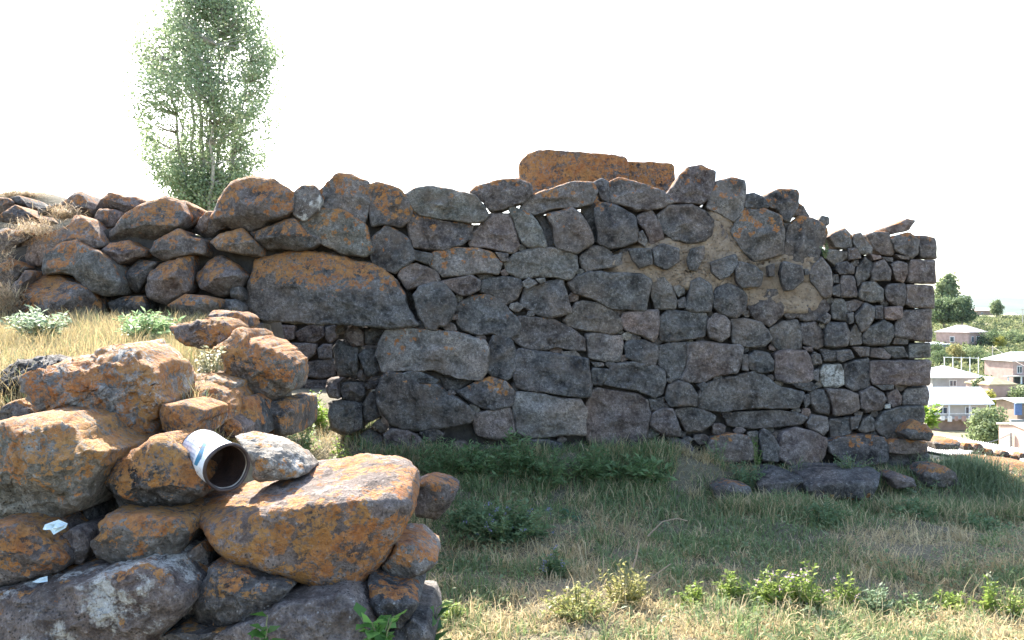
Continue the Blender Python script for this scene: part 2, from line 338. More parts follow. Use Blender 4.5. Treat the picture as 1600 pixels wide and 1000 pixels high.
MAIN='''
C .62 b -120,350 -40,325 30,345 130,385 180,450 220,540 200,620 130,675 0,655 -90,665 -110,560
B .5 o 850,430 1000,330 1150,330 1350,450 1370,560 1405,650 1350,690 1170,670 980,590 920,530
B .55 g 1000,200 1130,65 1250,70 1370,120 1400,210 1380,330 1350,440 1250,380 1150,320 1060,335 1000,300
B .05 g pale=.5 800,200 860,155 960,155 1015,260 990,340 880,430 800,380
C .1 b -110,780 20,660 190,760 240,910 110,1000 80,1025 -20,1000 -90,940
C .2 b 190,640 240,550 370,600 600,640 680,660 680,760 600,820 450,860 360,860 230,830 200,740
C .12 o 170,430 260,370 400,355 560,390 700,430 780,500 805,570 770,620 640,640 480,620 300,580 240,540
C .22 p pale=.2 680,400 720,355 880,310 1040,300 1140,345 1150,410 1080,480 900,540 820,540 780,470
C 0 p 670,780 700,710 830,575 980,575 1030,700 1060,820 1020,870 950,870 830,840 680,830
C .05 o 985,560 990,510 1150,580 1240,700 1270,820 1130,835 1080,800 1030,680
C .4 g 1070,520 1130,440 1250,390 1480,320 1620,330 1660,390 1620,490 1520,520 1340,530 1180,580 1100,560
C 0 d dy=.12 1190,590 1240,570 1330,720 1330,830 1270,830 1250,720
C .12 p 1270,580 1370,550 1470,515 1530,560 1600,690 1630,780 1600,820 1490,885 1360,840 1330,790 1320,680
C .05 k 220,850 370,880 385,900 360,970 240,930
C 0 k dy=.1 640,660 740,655 690,720 680,700
H .5 g 165,70 190,-30 320,-70 520,-60 640,-20 715,50 690,140 520,135 380,150 270,165 220,120
H .1 p pale=.2 0,60 60,55 140,90 210,130 235,205 100,230 -20,260 -90,150 -60,90
H 0 b 30,310 80,240 180,215 260,220 340,310 360,380 310,500 270,550 230,540 210,580 140,560 70,450
H 0 p 240,200 300,180 480,150 550,190 540,260 480,295 400,310 330,270
H 0 b 550,280 560,200 650,165 740,160 860,180 880,230 840,320 740,385 690,350 640,310
H 0 k dy=.07 520,145 650,145 620,200 560,200
H .05 b 360,390 480,310 620,300 720,370 820,470 855,530 840,610 780,635 650,600 540,615 420,580 370,520
H 0 b 870,350 900,250 1060,200 1200,170 1230,280 1260,440 1180,475 1090,485 960,440 870,390
H .2 y dy=-.02 985,178 1055,170 1062,200 1020,217
H 0 g 880,200 930,170 980,190 1000,215 920,260 890,240
H 0 o 740,50 820,-10 950,-60 1130,-70 1290,-10 1305,90 1270,170 1220,190 1120,160 980,165 870,180 770,130
C 0 k 870,870 970,880 970,940 920,945
J 0 g -50,210 20,150 120,125 380,130 500,140 580,190 560,300 540,420 430,420 260,400 130,330 0,290
J 0 k -100,500 0,370 60,355 190,375 300,440 350,500 350,560 280,610 160,590 20,575 -70,540
H .05 p 800,650 860,470 1000,480 1120,500 1230,550 1360,640 1365,740 1280,735 1150,710 1080,735 900,720
J 0 g pale=.15 75,610 180,600 360,620 370,700 340,820 200,820 100,800
H 0 g dy=.03 1190,750 1300,740 1345,795 1200,785
I 0 b 640,-40 670,-70 900,-30 1190,0 1210,100 1200,290 1170,310 1000,285 830,260 650,230 620,150
H 0 b 620,680 650,620 730,620 810,670 835,750 830,900 760,965 640,930 580,880 600,800
H .16 g pale=.12 -245,760 -210,650 -160,580 -60,560 200,580 400,610 560,660 610,720 590,880 540,965 380,950 150,890 -30,880 -200,910
G .12 k 850,370 890,270 950,225 1060,240 1180,300 1320,310 1400,380 1500,430 1595,520 1560,600 1400,640 1200,660 1060,650 950,610 880,500
G 0 b dy=-.03 1045,220 1100,200 1200,210 1320,270 1300,300 1160,290 1060,250
I .15 b pale=.3 170,270 300,190 430,150 540,180 610,250 630,300 590,370 450,405 350,385 240,320
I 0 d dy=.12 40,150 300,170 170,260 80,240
G 0 p 900,700 960,650 1080,670 1180,720 1240,830 1180,900 1000,920 920,880
G 0 b 1180,680 1300,645 1370,690 1340,740 1230,760
I 0 p 290,480 330,420 480,390 580,380 620,500 630,580 500,640 330,600
I 0 g 600,380 640,270 800,285 1000,310 1130,320 1170,400 1170,590 1100,600 900,610 720,620 650,580
I 0 b 650,640 900,635 980,660 1020,740 980,800 700,780
K 0 p -135,300 -90,170 -40,130 100,160 280,180 360,230 385,330 370,460 340,560 100,600 -100,560 -130,450
K 0 k pale=.3 20,100 50,10 100,-50 250,-65 420,-50 490,0 500,80 470,170 400,205 300,160 150,130
J 0 b 110,930 130,870 250,885 240,960 200,1010 120,1010
J 0 g 120,830 210,835 220,860 150,870
J 0 b pale=.15 380,700 400,660 540,655 630,700 640,780 610,860 530,865 440,810 390,790
J 0 p 350,480 380,440 540,430 640,425 650,540 640,620 600,670 500,620 400,580 360,540
J 0 g 650,480 720,425 900,435 1010,450 1030,520 1000,620 900,650 720,670 660,650
J 0 k 640,710 760,680 870,680 870,800 830,950 750,970 700,900 640,850
J 0 p pale=.32 880,700 1000,670 1290,700 1300,830 1260,910 1100,930 1000,980 880,990 830,960 870,870
J 0 p 1030,500 1090,450 1160,470 1210,520 1200,620 1130,665 1050,640 1020,570
J 0 k 1210,490 1330,490 1450,520 1500,590 1530,650 1480,700 1350,715 1220,680
J 0 b 1075,330 1080,260 1180,220 1290,250 1340,320 1320,430 1250,485 1130,450 1075,400
J 0 b 880,300 900,200 970,170 1050,220 1080,330 1050,430 950,435 860,410
J 0 g 590,330 590,150 680,150 740,220 790,350 780,410 620,415
J 0 g 740,200 840,170 850,290 800,325 770,280
J 0 k 790,350 850,320 870,400 800,410
J 0 b 1350,770 1400,740 1510,760 1545,820 1540,900 1450,920 1360,890 1340,820
L 0 p pale=.3 -60,310 0,290 100,250 180,270 215,380 210,450 130,545 60,520 0,490 -60,400
D 0 b pale=.15 840,580 920,500 1100,490 1190,540 1270,620 1260,720 1200,780 1080,800 960,780 880,700
D 0 p 1270,680 1290,600 1380,610 1400,680 1390,760 1330,800 1280,750
D 0 p 680,590 790,535 870,640 885,760 780,815 740,700 680,640
D 0 g pale=.2 690,720 720,700 760,780 740,830 680,790
D .08 b 340,540 390,480 530,500 660,590 680,700 670,790 560,830 480,840 390,800 370,680
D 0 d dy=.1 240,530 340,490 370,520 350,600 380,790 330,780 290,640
D .1 b 330,330 400,290 460,320 470,430 460,490 400,460
D .3 g pale=.1 465,330 560,295 720,340 880,390 960,470 880,520 680,545 560,500 480,480
D .38 p 900,430 960,370 1020,260 1080,210 1170,190 1285,240 1280,340 1250,440 1190,500 1040,490 940,480
D .4 g 1220,520 1260,400 1300,320 1420,290 1510,320 1530,430 1500,560 1430,635 1330,570 1240,540
D 0 g pale=.2 230,900 330,820 430,830 500,900 560,880 560,970 400,1000 280,1030 240,980
D 0 b dy=-.05 620,850 780,840 790,960 700,990 650,930
D 0 b dy=-.05 800,850 880,810 1000,850 1000,940 900,1000 820,960
D 0 b dy=-.05 1070,930 1100,850 1200,830 1200,900 1140,1010 1090,1000
D 0 b dy=-.05 1260,950 1440,890 1460,970 1400,1050 1330,1080 1270,1030
E .28 g 20,580 120,410 250,410 370,470 395,600 385,740 300,770 180,790 120,720 60,640
E .25 g 400,700 430,530 520,460 610,480 700,540 720,590 690,680 620,810 560,820 420,770
E 0 b 115,300 180,285 260,330 290,380 280,400 115,400
E .2 b pale=.15 250,310 370,250 490,265 510,300 500,400 440,500 390,490 370,420 300,400
E .7 r dy=.1 470,450 510,360 545,390 590,460 520,460
E 0 b dy=-.05 55,860 80,800 180,830 240,880 220,970 100,980 60,930
E 0 b pale=.1 dy=-.05 380,880 400,800 530,830 540,930 470,990 420,1000 390,940
E 0 b dy=-.05 285,830 330,810 330,900 295,900
E 0 b dy=-.05 550,850 580,850 580,890 555,890
L 0 g 420,140 480,50 520,10 580,80 610,180 590,310 540,330 480,250 430,200
E .35 g 730,610 790,575 850,545 900,600 900,690 830,700 780,690
E .3 g 910,590 970,580 1000,640 1050,690 1040,740 960,740 910,660
E .25 p 1000,600 1100,570 1170,580 1220,680 1200,750 1110,745 1060,700
E .1 p dy=.05 1140,545 1220,520 1300,480 1365,495 1310,565 1180,590
E .2 g 1180,620 1320,580 1390,640 1385,730 1340,770 1220,720
E .25 p 1350,600 1515,620 1525,770 1400,760 1390,680
E 0 g 690,740 740,700 870,720 880,760 780,830 720,780
E 0 p 870,700 940,690 970,770 880,785
E 0 p 1040,740 1110,750 1115,770 1060,785
E 0 k 1120,760 1200,765 1200,795 1140,790
E 0 g 1220,740 1320,760 1320,780 1260,775
L 0 b 630,100 640,60 720,40 780,90 770,140 660,145
L 0 g 790,90 860,10 920,60 900,160 800,240 780,160
L 0 p 910,120 940,50 1010,30 1060,110 1055,190 920,195
L 0 p 1060,60 1120,40 1190,60 1190,130 1160,205 1100,190
L 0 p 1195,90 1220,30 1400,35 1410,210 1190,205
L 0 b 605,150 650,140 660,210 610,210
L 0 p 660,200 680,150 770,160 800,290 790,320 670,320
L 0 k 600,250 660,220 665,320 600,300
L 0 o 805,300 840,210 940,200 1000,260 995,350 900,360 820,335
L 0 p pale=.2 1010,280 1040,220 1170,210 1190,280 1170,380 1110,395 1030,350
L 0 p 1190,230 1390,230 1400,405 1230,400 1180,370
L 0 p pale=.25 220,420 260,370 350,320 480,290 550,350 575,420 480,500 380,510 330,480 270,500 230,460
L 0 g 590,400 620,330 690,340 730,420 720,510 600,490
L 0 p 700,360 780,340 850,360 780,430 730,440
L 0 g 780,470 860,370 940,400 940,480 880,560 830,595 800,530
L 0 k pale=.2 940,390 1000,390 1000,490 940,490
L 0 p 1010,400 1150,395 1150,480 1080,500 1010,490
L 0 p 1080,620 1100,520 1170,430 1380,410 1375,660 1280,665
L 0 k 840,620 880,560 1000,500 1080,540 1080,620 1040,690 900,700 840,680
L 0 g 740,600 780,530 830,600 830,690 740,700
L 0 k 720,450 770,440 770,520 740,530
L 0 b 540,660 560,520 710,515 740,600 720,700 640,710 550,700
L 0 p pale=.15 360,530 480,515 530,600 530,700 490,730 380,690 350,600
L 0 k 490,500 560,440 595,470 580,520 540,530
L 0 k 110,570 200,510 330,500 370,620 360,730 200,745 130,680
L 0 p 155,770 210,740 400,740 440,800 460,960 400,990 250,990 160,960 150,880
L 0 g 440,780 460,750 510,770 520,840 450,850
L 0 p 370,710 450,710 450,745 400,740
L 0 b 510,730 640,740 630,820 540,820
L 0 b 640,740 740,730 780,790 680,830 640,810
L 0 r pale=.3 760,710 890,710 890,780 820,790
L 0 p 900,720 1000,720 1060,780 1040,805 900,790
L 0 k 1000,710 1160,710 1200,790 1080,800
L 0 k 1090,640 1200,640 1190,690 1080,690
L 0 o 1205,690 1365,680 1365,790 1200,800
L 0 o pale=.60 500,900 540,850 670,845 695,920 690,1000 640,1030 540,1020 500,970
L 0 b 695,840 890,800 900,900 895,1020 760,1050 700,1010
M 0 p 905,60 905,-80 1365,-85 1360,105 1200,110 930,105
L 0 b 455,900 500,880 495,980 460,960
K 0 k pale=.1 750,210 830,100 1000,50 1190,10 1300,60 1370,120 1560,160 1550,230 1520,290 1300,285 1100,305 900,305 780,290
J 0 p 1300,770 1345,770 1350,900 1300,890
M 0 k 290,95 440,85 490,130 430,160 330,130
M 0 g 370,190 420,180 430,250 390,290
M 0 k 430,150 540,140 590,240 580,340 480,320 430,240
M 0 p 550,140 700,145 800,180 820,300 740,340 620,345 590,220
M 0 p pale=.12 820,160 910,120 1000,170 1030,220 980,300 870,325 820,290
M 0 p 1030,170 1100,140 1145,200 1140,260 1080,285 1030,240
M 0 k 945,110 1080,105 1080,140 1000,150
M 0 k 1085,110 1190,115 1140,160 1100,140
M 0 g 1150,190 1180,140 1340,115 1355,180 1345,265 1150,265
M 0 w pale=.9 dy=-.03 1010,265 1055,255 1060,290 1015,292
M 0 k 930,420 1000,320 1140,285 1310,270 1325,340 1310,400 1200,400 1160,500 1050,525 970,480
M 0 g 800,460 840,370 900,345 945,390 940,460 850,485
M 0 k 745,360 830,350 800,450 750,460
M 0 b 570,400 600,370 740,360 750,480 700,510 590,530
M 0 g 400,400 440,340 560,360 570,450 530,500 420,450
K 0 p 980,370 1050,320 1350,305 1500,320 1600,360 1560,410 1350,440 1180,450 1000,430
M 0 p dy=-.08 190,560 220,470 320,440 470,480 560,530 540,650 480,740 300,740 200,680
M 0 k dy=-.05 30,500 70,450 140,500 200,600 180,710 60,700
M .08 b dy=-.1 570,560 650,520 860,500 1000,520 1040,600 1030,700 900,740 700,700 600,640
M .35 r dy=-.12 1030,560 1080,530 1250,540 1340,560 1340,640 1150,650 1050,640
K 0 k 500,220 520,110 600,75 700,110 750,180 740,270 540,280
K 0 k 750,110 800,80 830,110 790,165
K 0 b 370,220 500,200 480,290 440,325 390,310
K 0 p 380,420 400,330 480,290 560,290 620,460 610,510 480,500
K 0 k 570,310 680,275 800,300 890,350 870,410 780,470 660,470 620,400
K 0 b dy=-.05 510,580 580,530 690,560 740,650 600,720 500,680
K .1 p dy=-.05 830,600 860,520 1000,490 1130,510 1200,600 1180,690 1000,720 850,690
M 0 k dy=-.04 1000,650 1150,645 1345,640 1370,700 1360,780 1010,780
'''
wall=empty('stone_wall',px(1000,735,7.9),'tall dark basalt ruin wall with doorway, rising behind the grassy yard','wall')
def child(o,par):                            # parent while keeping the world position
    o.parent=par; o.location=Vector(o.location)-Vector(par.location)
for i in range(13):
    a=640+i*62; w=random.uniform(52,66); t0=random.uniform(694,704) if a<1100 else random.uniform(722,730); 
    child(stone('footing_stone',[(a-w/2,t0+6),(a-w*.3,t0),(a+w*.3,t0+random.uniform(-2,5)),(a+w/2,t0+8),(a+w/2,t0+60),(a-w/2,t0+60)],wall_d(a,.05),.3,random.choice('kpb'),0,res=1,hmin=0,bulge=.25),wall)
for lic,tone,pts,kw in parse(MAIN):
    cx=sum(p[0] for p in pts)/len(pts); w=max(p[0] for p in pts)-min(p[0] for p in pts)
    d=wall_d(cx,kw.get('dy',0)+random.uniform(-.035,.035))
    mo=kw.get('dy')==-.05 and pts[0][1]<480
    child(stone('stone',pts,d-(.02 if mo else 0),.32 if w>30 else .2,tone,lic,res=1 if w<75 else 2,pale=kw.get('pale',.06),bulge=.12 if mo else .28,grow=1.12 if mo else 1.06,edge=.02 if mo else .028,rough=.7 if mo else 1.15,hmin=.02),wall)
# small chinking stones wherever the joints leave room
def seg_dist(q,P):
    A=P; B=np.roll(P,-1,0); AB=B-A; t=np.clip(((q[:,None]-A)*AB).sum(2)/(AB*AB).sum(1),0,1); return np.linalg.norm(q[:,None]-(A+t[...,None]*AB),axis=2).min(1)
def inside(q,P):
    x,y=q[:,0],q[:,1]; r=np.zeros(len(q),bool); j=len(P)-1
    for i in range(len(P)):
        c=((P[i,1]>y)!=(P[j,1]>y)); xi=(P[j,0]-P[i,0])*(y-P[i,1])/(P[j,1]-P[i,1]+1e-9)+P[i,0]; r^=c&(x<xi); j=i
    return r
polys=[np.array(p) for _,_,p,_ in parse(MAIN)]
qs=np.stack([rng.uniform(600,1440,7000),rng.uniform(345,705,7000)],1)
dm=np.full(len(qs),1e9)
for Pp in polys:
    dd=seg_dist(qs,Pp); dd[inside(qs,Pp)]=-1; dm=np.minimum(dm,dd)
dm[(qs[:,0]>1290)&(qs[:,1]<400)]=-1; dm[(qs[:,0]<655)&(qs[:,1]<520)]=-1; dm[(qs[:,0]<700)&(qs[:,1]<440)]=-1
taken=[]
for i in np.argsort(-dm):
    if dm[i]<1.6 or len(taken)>=95: break
    if any((qs[i,0]-a)**2+(qs[i,1]-b)**2<(dm[i]+r+3)**2 for a,b,r in taken): continue
    taken.append((qs[i,0],qs[i,1],dm[i]))
for (a,b,r) in taken:
    r=min(r,9)+1.6; an=random.uniform(-.4,.4); st=random.uniform(1.1,1.7); pp=[]
    for k in range(7):
        q=6.283*k/7+random.uniform(-.3,.3); u,v=math.cos(q)*r*st*random.uniform(.8,1.15),math.sin(q)*r*random.uniform(.8,1.15); pp.append((a+u*math.cos(an)-v*math.sin(an),b+u*math.sin(an)+v*math.cos(an)))
    child(stone('chink_stone',pp,wall_d(a,random.uniform(.02,.07)),.12,random.choice('kkpgbro'),0,res=0,pale=random.choice([.05,.05,.3]),bulge=.3,hmin=0,edge=.02),wall)
# the lintel over the doorway
lint=[(TILE['F'][0]+x*.2,TILE['F'][1]+y*.2) for x,y in [(120,340),(150,200),(200,30),(330,0),(480,-30),(600,-40),(760,-20),(950,40),(1100,60),(1200,110),(1290,190),(1370,290),(1390,400),(1480,550),(1250,565),(1000,540),(800,520),(500,520),(220,490),(140,420)]]
o=stone('lintel',lint,wall_d(500,-.02),.55,'b',.42,res=3,cuts=[(384,428,640,470,.35)],pale=.05,up=2.5,bulge=.2,hmin=0); child(o,wall); o['label']='long dark lintel stone with orange lichen along its top'
# inner jamb of the doorway, set back
JAMB='''
F 0 y 815,590 840,520 890,520 885,580 830,615
F 0 p 890,610 950,535 1000,545 1050,600 1040,700 960,715 920,670
F 0 d 1040,560 1200,560 1210,620 1130,700 1060,690
F 0 k 795,720 850,655 920,690 1000,720 990,960 850,950 820,850
F 0 k 985,770 1040,725 1130,715 1180,900 1140,945 1070,940 1040,880
F 0 p 980,910 1020,885 1070,950 1050,975 990,965
G 0 p 440,330 460,260 590,250 540,300 540,420 470,410
G 0 g 540,340 560,290 740,280 770,340 720,450 570,435
G 0 p 740,320 770,285 880,250 900,270 850,340 780,345
G 0 k 735,440 800,360 850,400 850,500 880,560 760,610 735,540
G 0 k 465,440 560,430 730,460 740,600 640,700 560,690 480,650
G 0 y 700,700 780,655 900,690 900,860 780,860 690,840
G 0 k 650,480 730,460 730,650 650,680
G 0 y 800,620 860,570 930,650 880,690
'''
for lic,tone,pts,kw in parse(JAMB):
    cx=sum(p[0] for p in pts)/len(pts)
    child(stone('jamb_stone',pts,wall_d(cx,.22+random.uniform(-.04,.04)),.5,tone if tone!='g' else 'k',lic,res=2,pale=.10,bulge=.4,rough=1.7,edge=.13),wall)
# rubble core behind the faces
def slab(name, poly, d, dy0, dy1, mat, par, rough=.05, sub=.12):
    W=np.array([(lambda v:(v.x,v.z))(px(x,y,wall_d(x))) for x,y in poly]); W=resample(W,int(np.hypot(*np.diff(np.vstack([W,W[:1]]),axis=0).T).sum()/sub))
    n=len(W); v=[];f=[]
    for (x,z) in W:
        j=Vector((x*4,z*4,1)); e=noise.noise_vector(j)*rough
        v.append((x+e.x,WY0+WK*x+dy0,z+e.z))
    for (x,z) in W: v.append((x,WY0+WK*x+dy1,z))
    f=[tuple(range(n)),tuple(range(2*n-1,n-1,-1))]+[(i,i+n,(i+1)%n+n,(i+1)%n) for i in range(n)]
    me=bpy.data.meshes.new(name); me.from_pydata(v,[],f); me.update(); o=mobj(name,me,mat); child(o,par); return o
slab('rubble_core',[(608,770),(606,560),(640,505),(655,440),(600,425),(575,370),(540,345),(560,320),(620,350),(700,345),(735,350),(775,345),(800,350),(840,335),(930,325),(1040,315),(1100,318),(1160,325),(1215,345),(1270,360),(1300,400),(1380,395),(1445,390),(1442,470),(1438,600),(1430,640),(1418,690),(1415,790)],0,.15,.72,CORE,wall)
# tan mortar between the stones of the middle bay: a lumpy sheet just behind the faces
mp=[(1035,372),(1080,360),(1108,330),(1120,320),(1142,332),(1152,375),(1180,400),(1225,398),(1265,400),(1290,400),(1302,430),(1300,468),(1285,492),(1225,490),(1170,480),(1120,465),(1075,450),(1010,440),(960,430),(940,410),(985,385)]
def mortar_sheet():
    W=np.array([(lambda v:(v.x,v.z))(px(x,y,wall_d(x))) for x,y in mp]); W=resample(chaikin(W,1),260); c=W.mean(0); ts=np.linspace(.03,1,60); v=[];f=[]
    for t in ts:
        for (x,z) in c+(W-c)*t:
            h=.022*noise.fractal(Vector((x*9,z*9,2)),.8,2,6)+.012*abs(noise.noise(Vector((x*22,z*22,5))))
            v.append((x,WY0+WK*x+.05+h+.14*max(0,t-.9)/.1,z))
    n=260
    for r in range(len(ts)-1):
        for k in range(n): f.append((r*n+k,r*n+(k+1)%n,(r+1)*n+(k+1)%n,(r+1)*n+k))
    f.append(tuple(range(n)))
    me=bpy.data.meshes.new('mortar'); me.from_pydata(v,[],f); me.update(); me.polygons.foreach_set('use_smooth',np.ones(len(f),bool))
    o=mobj('mortar',me,MORTAR); child(o,wall)
    md=o.modifiers.new('thickness','SOLIDIFY'); md.thickness=.08; md.offset=0
mortar_sheet()

# inner wall seen through the doorway
bw=empty('inner_wall',(-2.9,12.4,.6),'dark low stone wall seen through the doorway','wall')
BACK='''
F 0 b 150,540 320,535 355,590 340,640 200,640 100,600
F 0 b 360,580 400,540 500,545 495,650 400,660
F 0 b 500,600 620,540 720,540 735,620 650,685 540,665
F 0 k 740,560 820,540 830,640 780,680 745,650
F 0 k 390,680 600,680 670,690 660,760 580,820 450,760
F 0 k 680,720 720,690 790,690 790,800 690,800
F 0 k 580,830 820,800 820,930 700,960 590,940
F 0 k 330,640 380,650 390,690 360,720 320,690
F 0 k 150,660 330,650 370,740 440,800 300,830 140,800
F 0 p 300,850 440,800 570,830 580,940 400,960 290,950
F 0 b 810,690 960,700 960,830 830,840
F 0 b 830,850 960,840 970,960 840,960
F 0 b 820,420 970,430 980,600 840,600
F 0 k 540,410 720,400 730,520 560,520
F 0 k 300,400 520,400 530,520 320,520
F 0 k 100,400 290,400 300,520 130,520
F 0 k 300,970 560,965 560,1080 300,1080
F 0 k 580,970 800,970 800,1080 580,1080
'''
for lic,tone,pts,kw in parse(BACK):
    child(stone('stone',pts,12.4+random.uniform(-.05,.05),.4,'g' if tone=='k' else 'p',lic,res=1,grow=1.04,hmin=.02,edge=.03),bw)  # paler tones put the extra sky light on this wall into the colour
mb=MB(); mb.box(-4.6,-1.6,12.56,13.1,.2,1.80); o=mb.build('rubble_core',CORE); child(o,bw)

# ---------------------------------------------------------------- rubble wall on the left
LEFT='''
A .35 p dy=.5 350,270 560,120 620,95 660,140 735,275 720,310 640,300 480,265
A .55 r dy=.55 pale=.3 735,240 780,160 850,100 930,110 960,130 1050,130 1140,170 1080,215 970,265 900,225 780,230
A .35 p dy=.35 735,290 770,235 890,235 960,265 880,370 800,415 755,390
A .6 g dy=.1 830,490 850,410 1000,270 1160,170 1290,130 1390,170 1460,280 1400,360 1270,430 1180,540 1130,540 1020,480 900,500
A .7 r dy=.4 1390,170 1440,165 1510,210 1580,240 1600,280 1480,390 1420,370 1460,280
A .5 p dy=.05 110,570 130,510 300,440 540,360 560,300 620,290 690,310 760,400 830,520 800,540 720,520 600,480 480,490 350,560 320,690 240,680
A .42 g dy=-.15 pale=.12 320,640 335,570 480,490 600,475 680,530 800,590 910,680 940,780 930,900 800,910 700,880 560,760 420,730 340,740
A .5 p dy=-.05 790,555 860,500 1010,475 1050,510 1140,560 1130,610 1060,610 930,670 860,640
A .06 b dy=-.05 950,770 1080,620 1230,640 1200,720 1140,800 1090,890 1000,880 960,860
A .35 p dy=-.05 pale=.15 1160,560 1200,500 1400,380 1450,440 1600,470 1620,560 1600,600 1500,580 1280,640 1200,600
A .5 p dy=-.15 1140,850 1170,740 1280,650 1510,590 1500,860 1310,970 1240,960 1150,920
A .55 p dy=-.3 110,950 170,860 350,740 480,755 640,840 700,910 800,980 790,1150 600,1200 300,1200 120,1100
A .05 b dy=-.1 830,960 1000,910 1120,910 1140,1000 1120,1080 900,1080
O .55 g dy=-.35 310,80 440,0 550,5 690,40 700,100 650,170 520,190 400,150
A .6 r dy=.7 -60,160 0,145 70,150 125,190 60,240 -40,280
A .6 r dy=.5 -40,300 60,230 120,200 190,230 260,280 300,310 100,340 0,330
A .1 d dy=.75 75,140 150,125 230,220 130,190
A .3 r dy=-.25 95,830 200,710 270,720 260,760 180,800 110,950 90,900
A .1 b dy=.5 290,230 440,190 350,270 300,280
A .2 r dy=0 -80,700 60,620 110,640 240,690 190,720 80,830 -80,850
A .3 r dy=.2 -80,420 40,380 160,400 300,430 120,520 90,600 -80,620
A .5 r dy=.45 1480,400 1560,330 1640,320 1650,420 1560,440
A .3 k dy=.3 1560,440 1660,420 1690,480 1600,470
B .6 p dy=-.02 75,520 160,340 210,250 290,120 440,80 640,110 800,220 800,350 700,400 570,430 550,470 450,510 270,480 130,560
B .62 g dy=-.08 140,600 210,530 390,478 450,540 545,650 550,700 400,690 200,650
B .55 k dy=-.06 450,520 620,460 740,410 800,410 920,540 990,550 1010,600 940,640 820,660 700,650 590,650 500,590
B .3 p dy=-.12 10,870 130,740 230,700 330,760 400,860 380,940 310,1010 200,1010 60,950
B .3 r dy=.15 30,480 60,400 120,350 200,350 130,500 70,520
F 0 d dy=.3 1250,100 1500,150 1560,300 1560,620 1400,600 1350,350
B 0 d dy=.25 420,660 700,640 900,600 1100,650 1300,700 1500,740 1740,950 1700,1050 1400,880 1000,760 500,740
O 0 b dy=-.15 690,50 760,40 850,40 900,90 910,180 870,200 800,130 720,120
O 0 k dy=-.2 690,150 820,140 900,240 1000,230 1020,400 760,400 700,260
O 0 d dy=-.1 790,-60 880,-60 930,40 880,60 800,20
'''
lw=empty('rubble_wall',px(230,490,7.7),'tumbled rubble wall with orange lichen left of the doorway','wall')
for lic,tone,pts,kw in parse(LEFT):
    cx=sum(p[0] for p in pts)/len(pts); w=max(p[0] for p in pts)-min(p[0] for p in pts)
    child(stone('stone',pts,wall_d(cx,kw.get('dy',0)),.45,tone,min(1,lic*1.05),res=1 if w<60 else 2,pale=kw.get('pale',.08),bulge=.58,rough=1.3,grow=1.02),lw)
slab('rubble_core',[(-60,480),(-60,385),(60,375),(110,365),(190,350),(260,355),(330,370),(420,350),(500,350),(560,360),(590,400),(520,390),(400,400),(385,470),(400,500),(420,640),(200,640),(-60,620)],0,.22,.85,CORE,lw)

# two squared blocks lying on the wall top
o=stone('cut_stone_block',[(810,320),(810,254),(824,240),(840,234),(862,233),(905,237),(945,240),(974,244),(981,248),(983,262),(983,320)],8.75,.5,'r',.95,res=3,cuts=[(833,330,833,230,.8)],pale=.1,up=.1,bulge=.06,rough=.7,edge=.02,flat=True,grow=1.0)
tag(o,'long squared block covered in orange lichen, highest on the wall top','stone block')
o=stone('cut_stone_block',[(976,320),(976,252),(1010,252.5),(1050,255),(1054.5,260),(1055,320)],8.95,.5,'r',.95,res=3,pale=.05,up=.1,bulge=.06,rough=.5,edge=.02,flat=True,grow=1.0)
tag(o,'smaller squared orange block right of the long one on the wall top','stone block')

# fallen stones at the foot of the wall and beyond its end
def loose(tile, pts, d, thick, tone, lic, label, name='boulder', cat='boulder', group=None, **kw):
    ox,oy,s=TILE[tile]; o=stone(name,[(ox+x*s,oy+y*s) for x,y in pts],d,thick,tone,lic,**kw); return tag(o,label,cat,group)
loose('M',[(20,850),(60,800),(180,760),(350,820),(405,880),(400,960),(200,1000),(30,960)],7.35,.35,'b',.04,'dark flat boulder with a small orange patch, at the foot of the wall',res=2,up=-.6,cuts=[(1185,757,1260,752,1.6)])
loose('M',[(350,800),(480,755),(700,770),(900,750),(980,800),(960,900),(900,1010),(500,1010),(400,930)],7.3,.4,'b',.03,'longest dark bluish boulder lying in grass at the foot of the wall',res=2,up=-.6,cuts=[(1250,757,1376,752,1.5)])
loose('M',[(1060,840),(1120,800),(1240,840),(1260,900),(1100,920)],7.4,.3,'p',.15,'small brown boulder half sunk in grass between two dark ones',res=1)
loose('M',[(1310,800),(1360,750),(1480,740),(1560,790),(1600,880),(1540,920),(1330,900)],7.5,.35,'b',.05,'dark purple boulder in grass below the wall corner',res=2)
loose('K',[(880,910),(1000,870),(1160,900),(1180,980),(1000,1010),(890,990)],7.15,.3,'b',.05,'low dark stone almost hidden by grass before the wall',res=1)
loose('T',[(820,440),(850,370),(950,350),(1100,370),(1180,420),(1120,560),(1000,660),(850,640)],5.6,.35,'p',.3,'brown stone with white patch in weeds beside the large foreground boulder',res=2,pale=.35)
loose('M',[(1160,490),(1190,420),(1240,378),(1340,415),(1395,490),(1370,545),(1200,535)],7.9,.4,'k',.72,'round boulder with bright orange cap against the wall corner',res=2,cuts=[(1405,680,1460,676,.6)],up=1.8)
loose('W',[(1035,195),(1100,184),(1180,188),(1205,215),(1190,250),(1050,250)],8.6,.4,'b',.35,'flat-topped stone with bluish top just right of the wall end',res=2,cuts=[(1459,693,1502,695,2.2)])
loose('W',[(1290,330),(1450,320),(1680,345),(1680,460),(1500,425),(1380,405)],8.1,.5,'r',.62,'broad flat rock with orange crust at the right edge',res=2,cuts=[(1522,732,1610,740,2.2)])
loose('W',[(1470,440),(1600,405),(1680,470),(1650,560),(1500,520)],7.8,.4,'k',.3,'dark rounded rock under the flat orange rock at right',res=2)
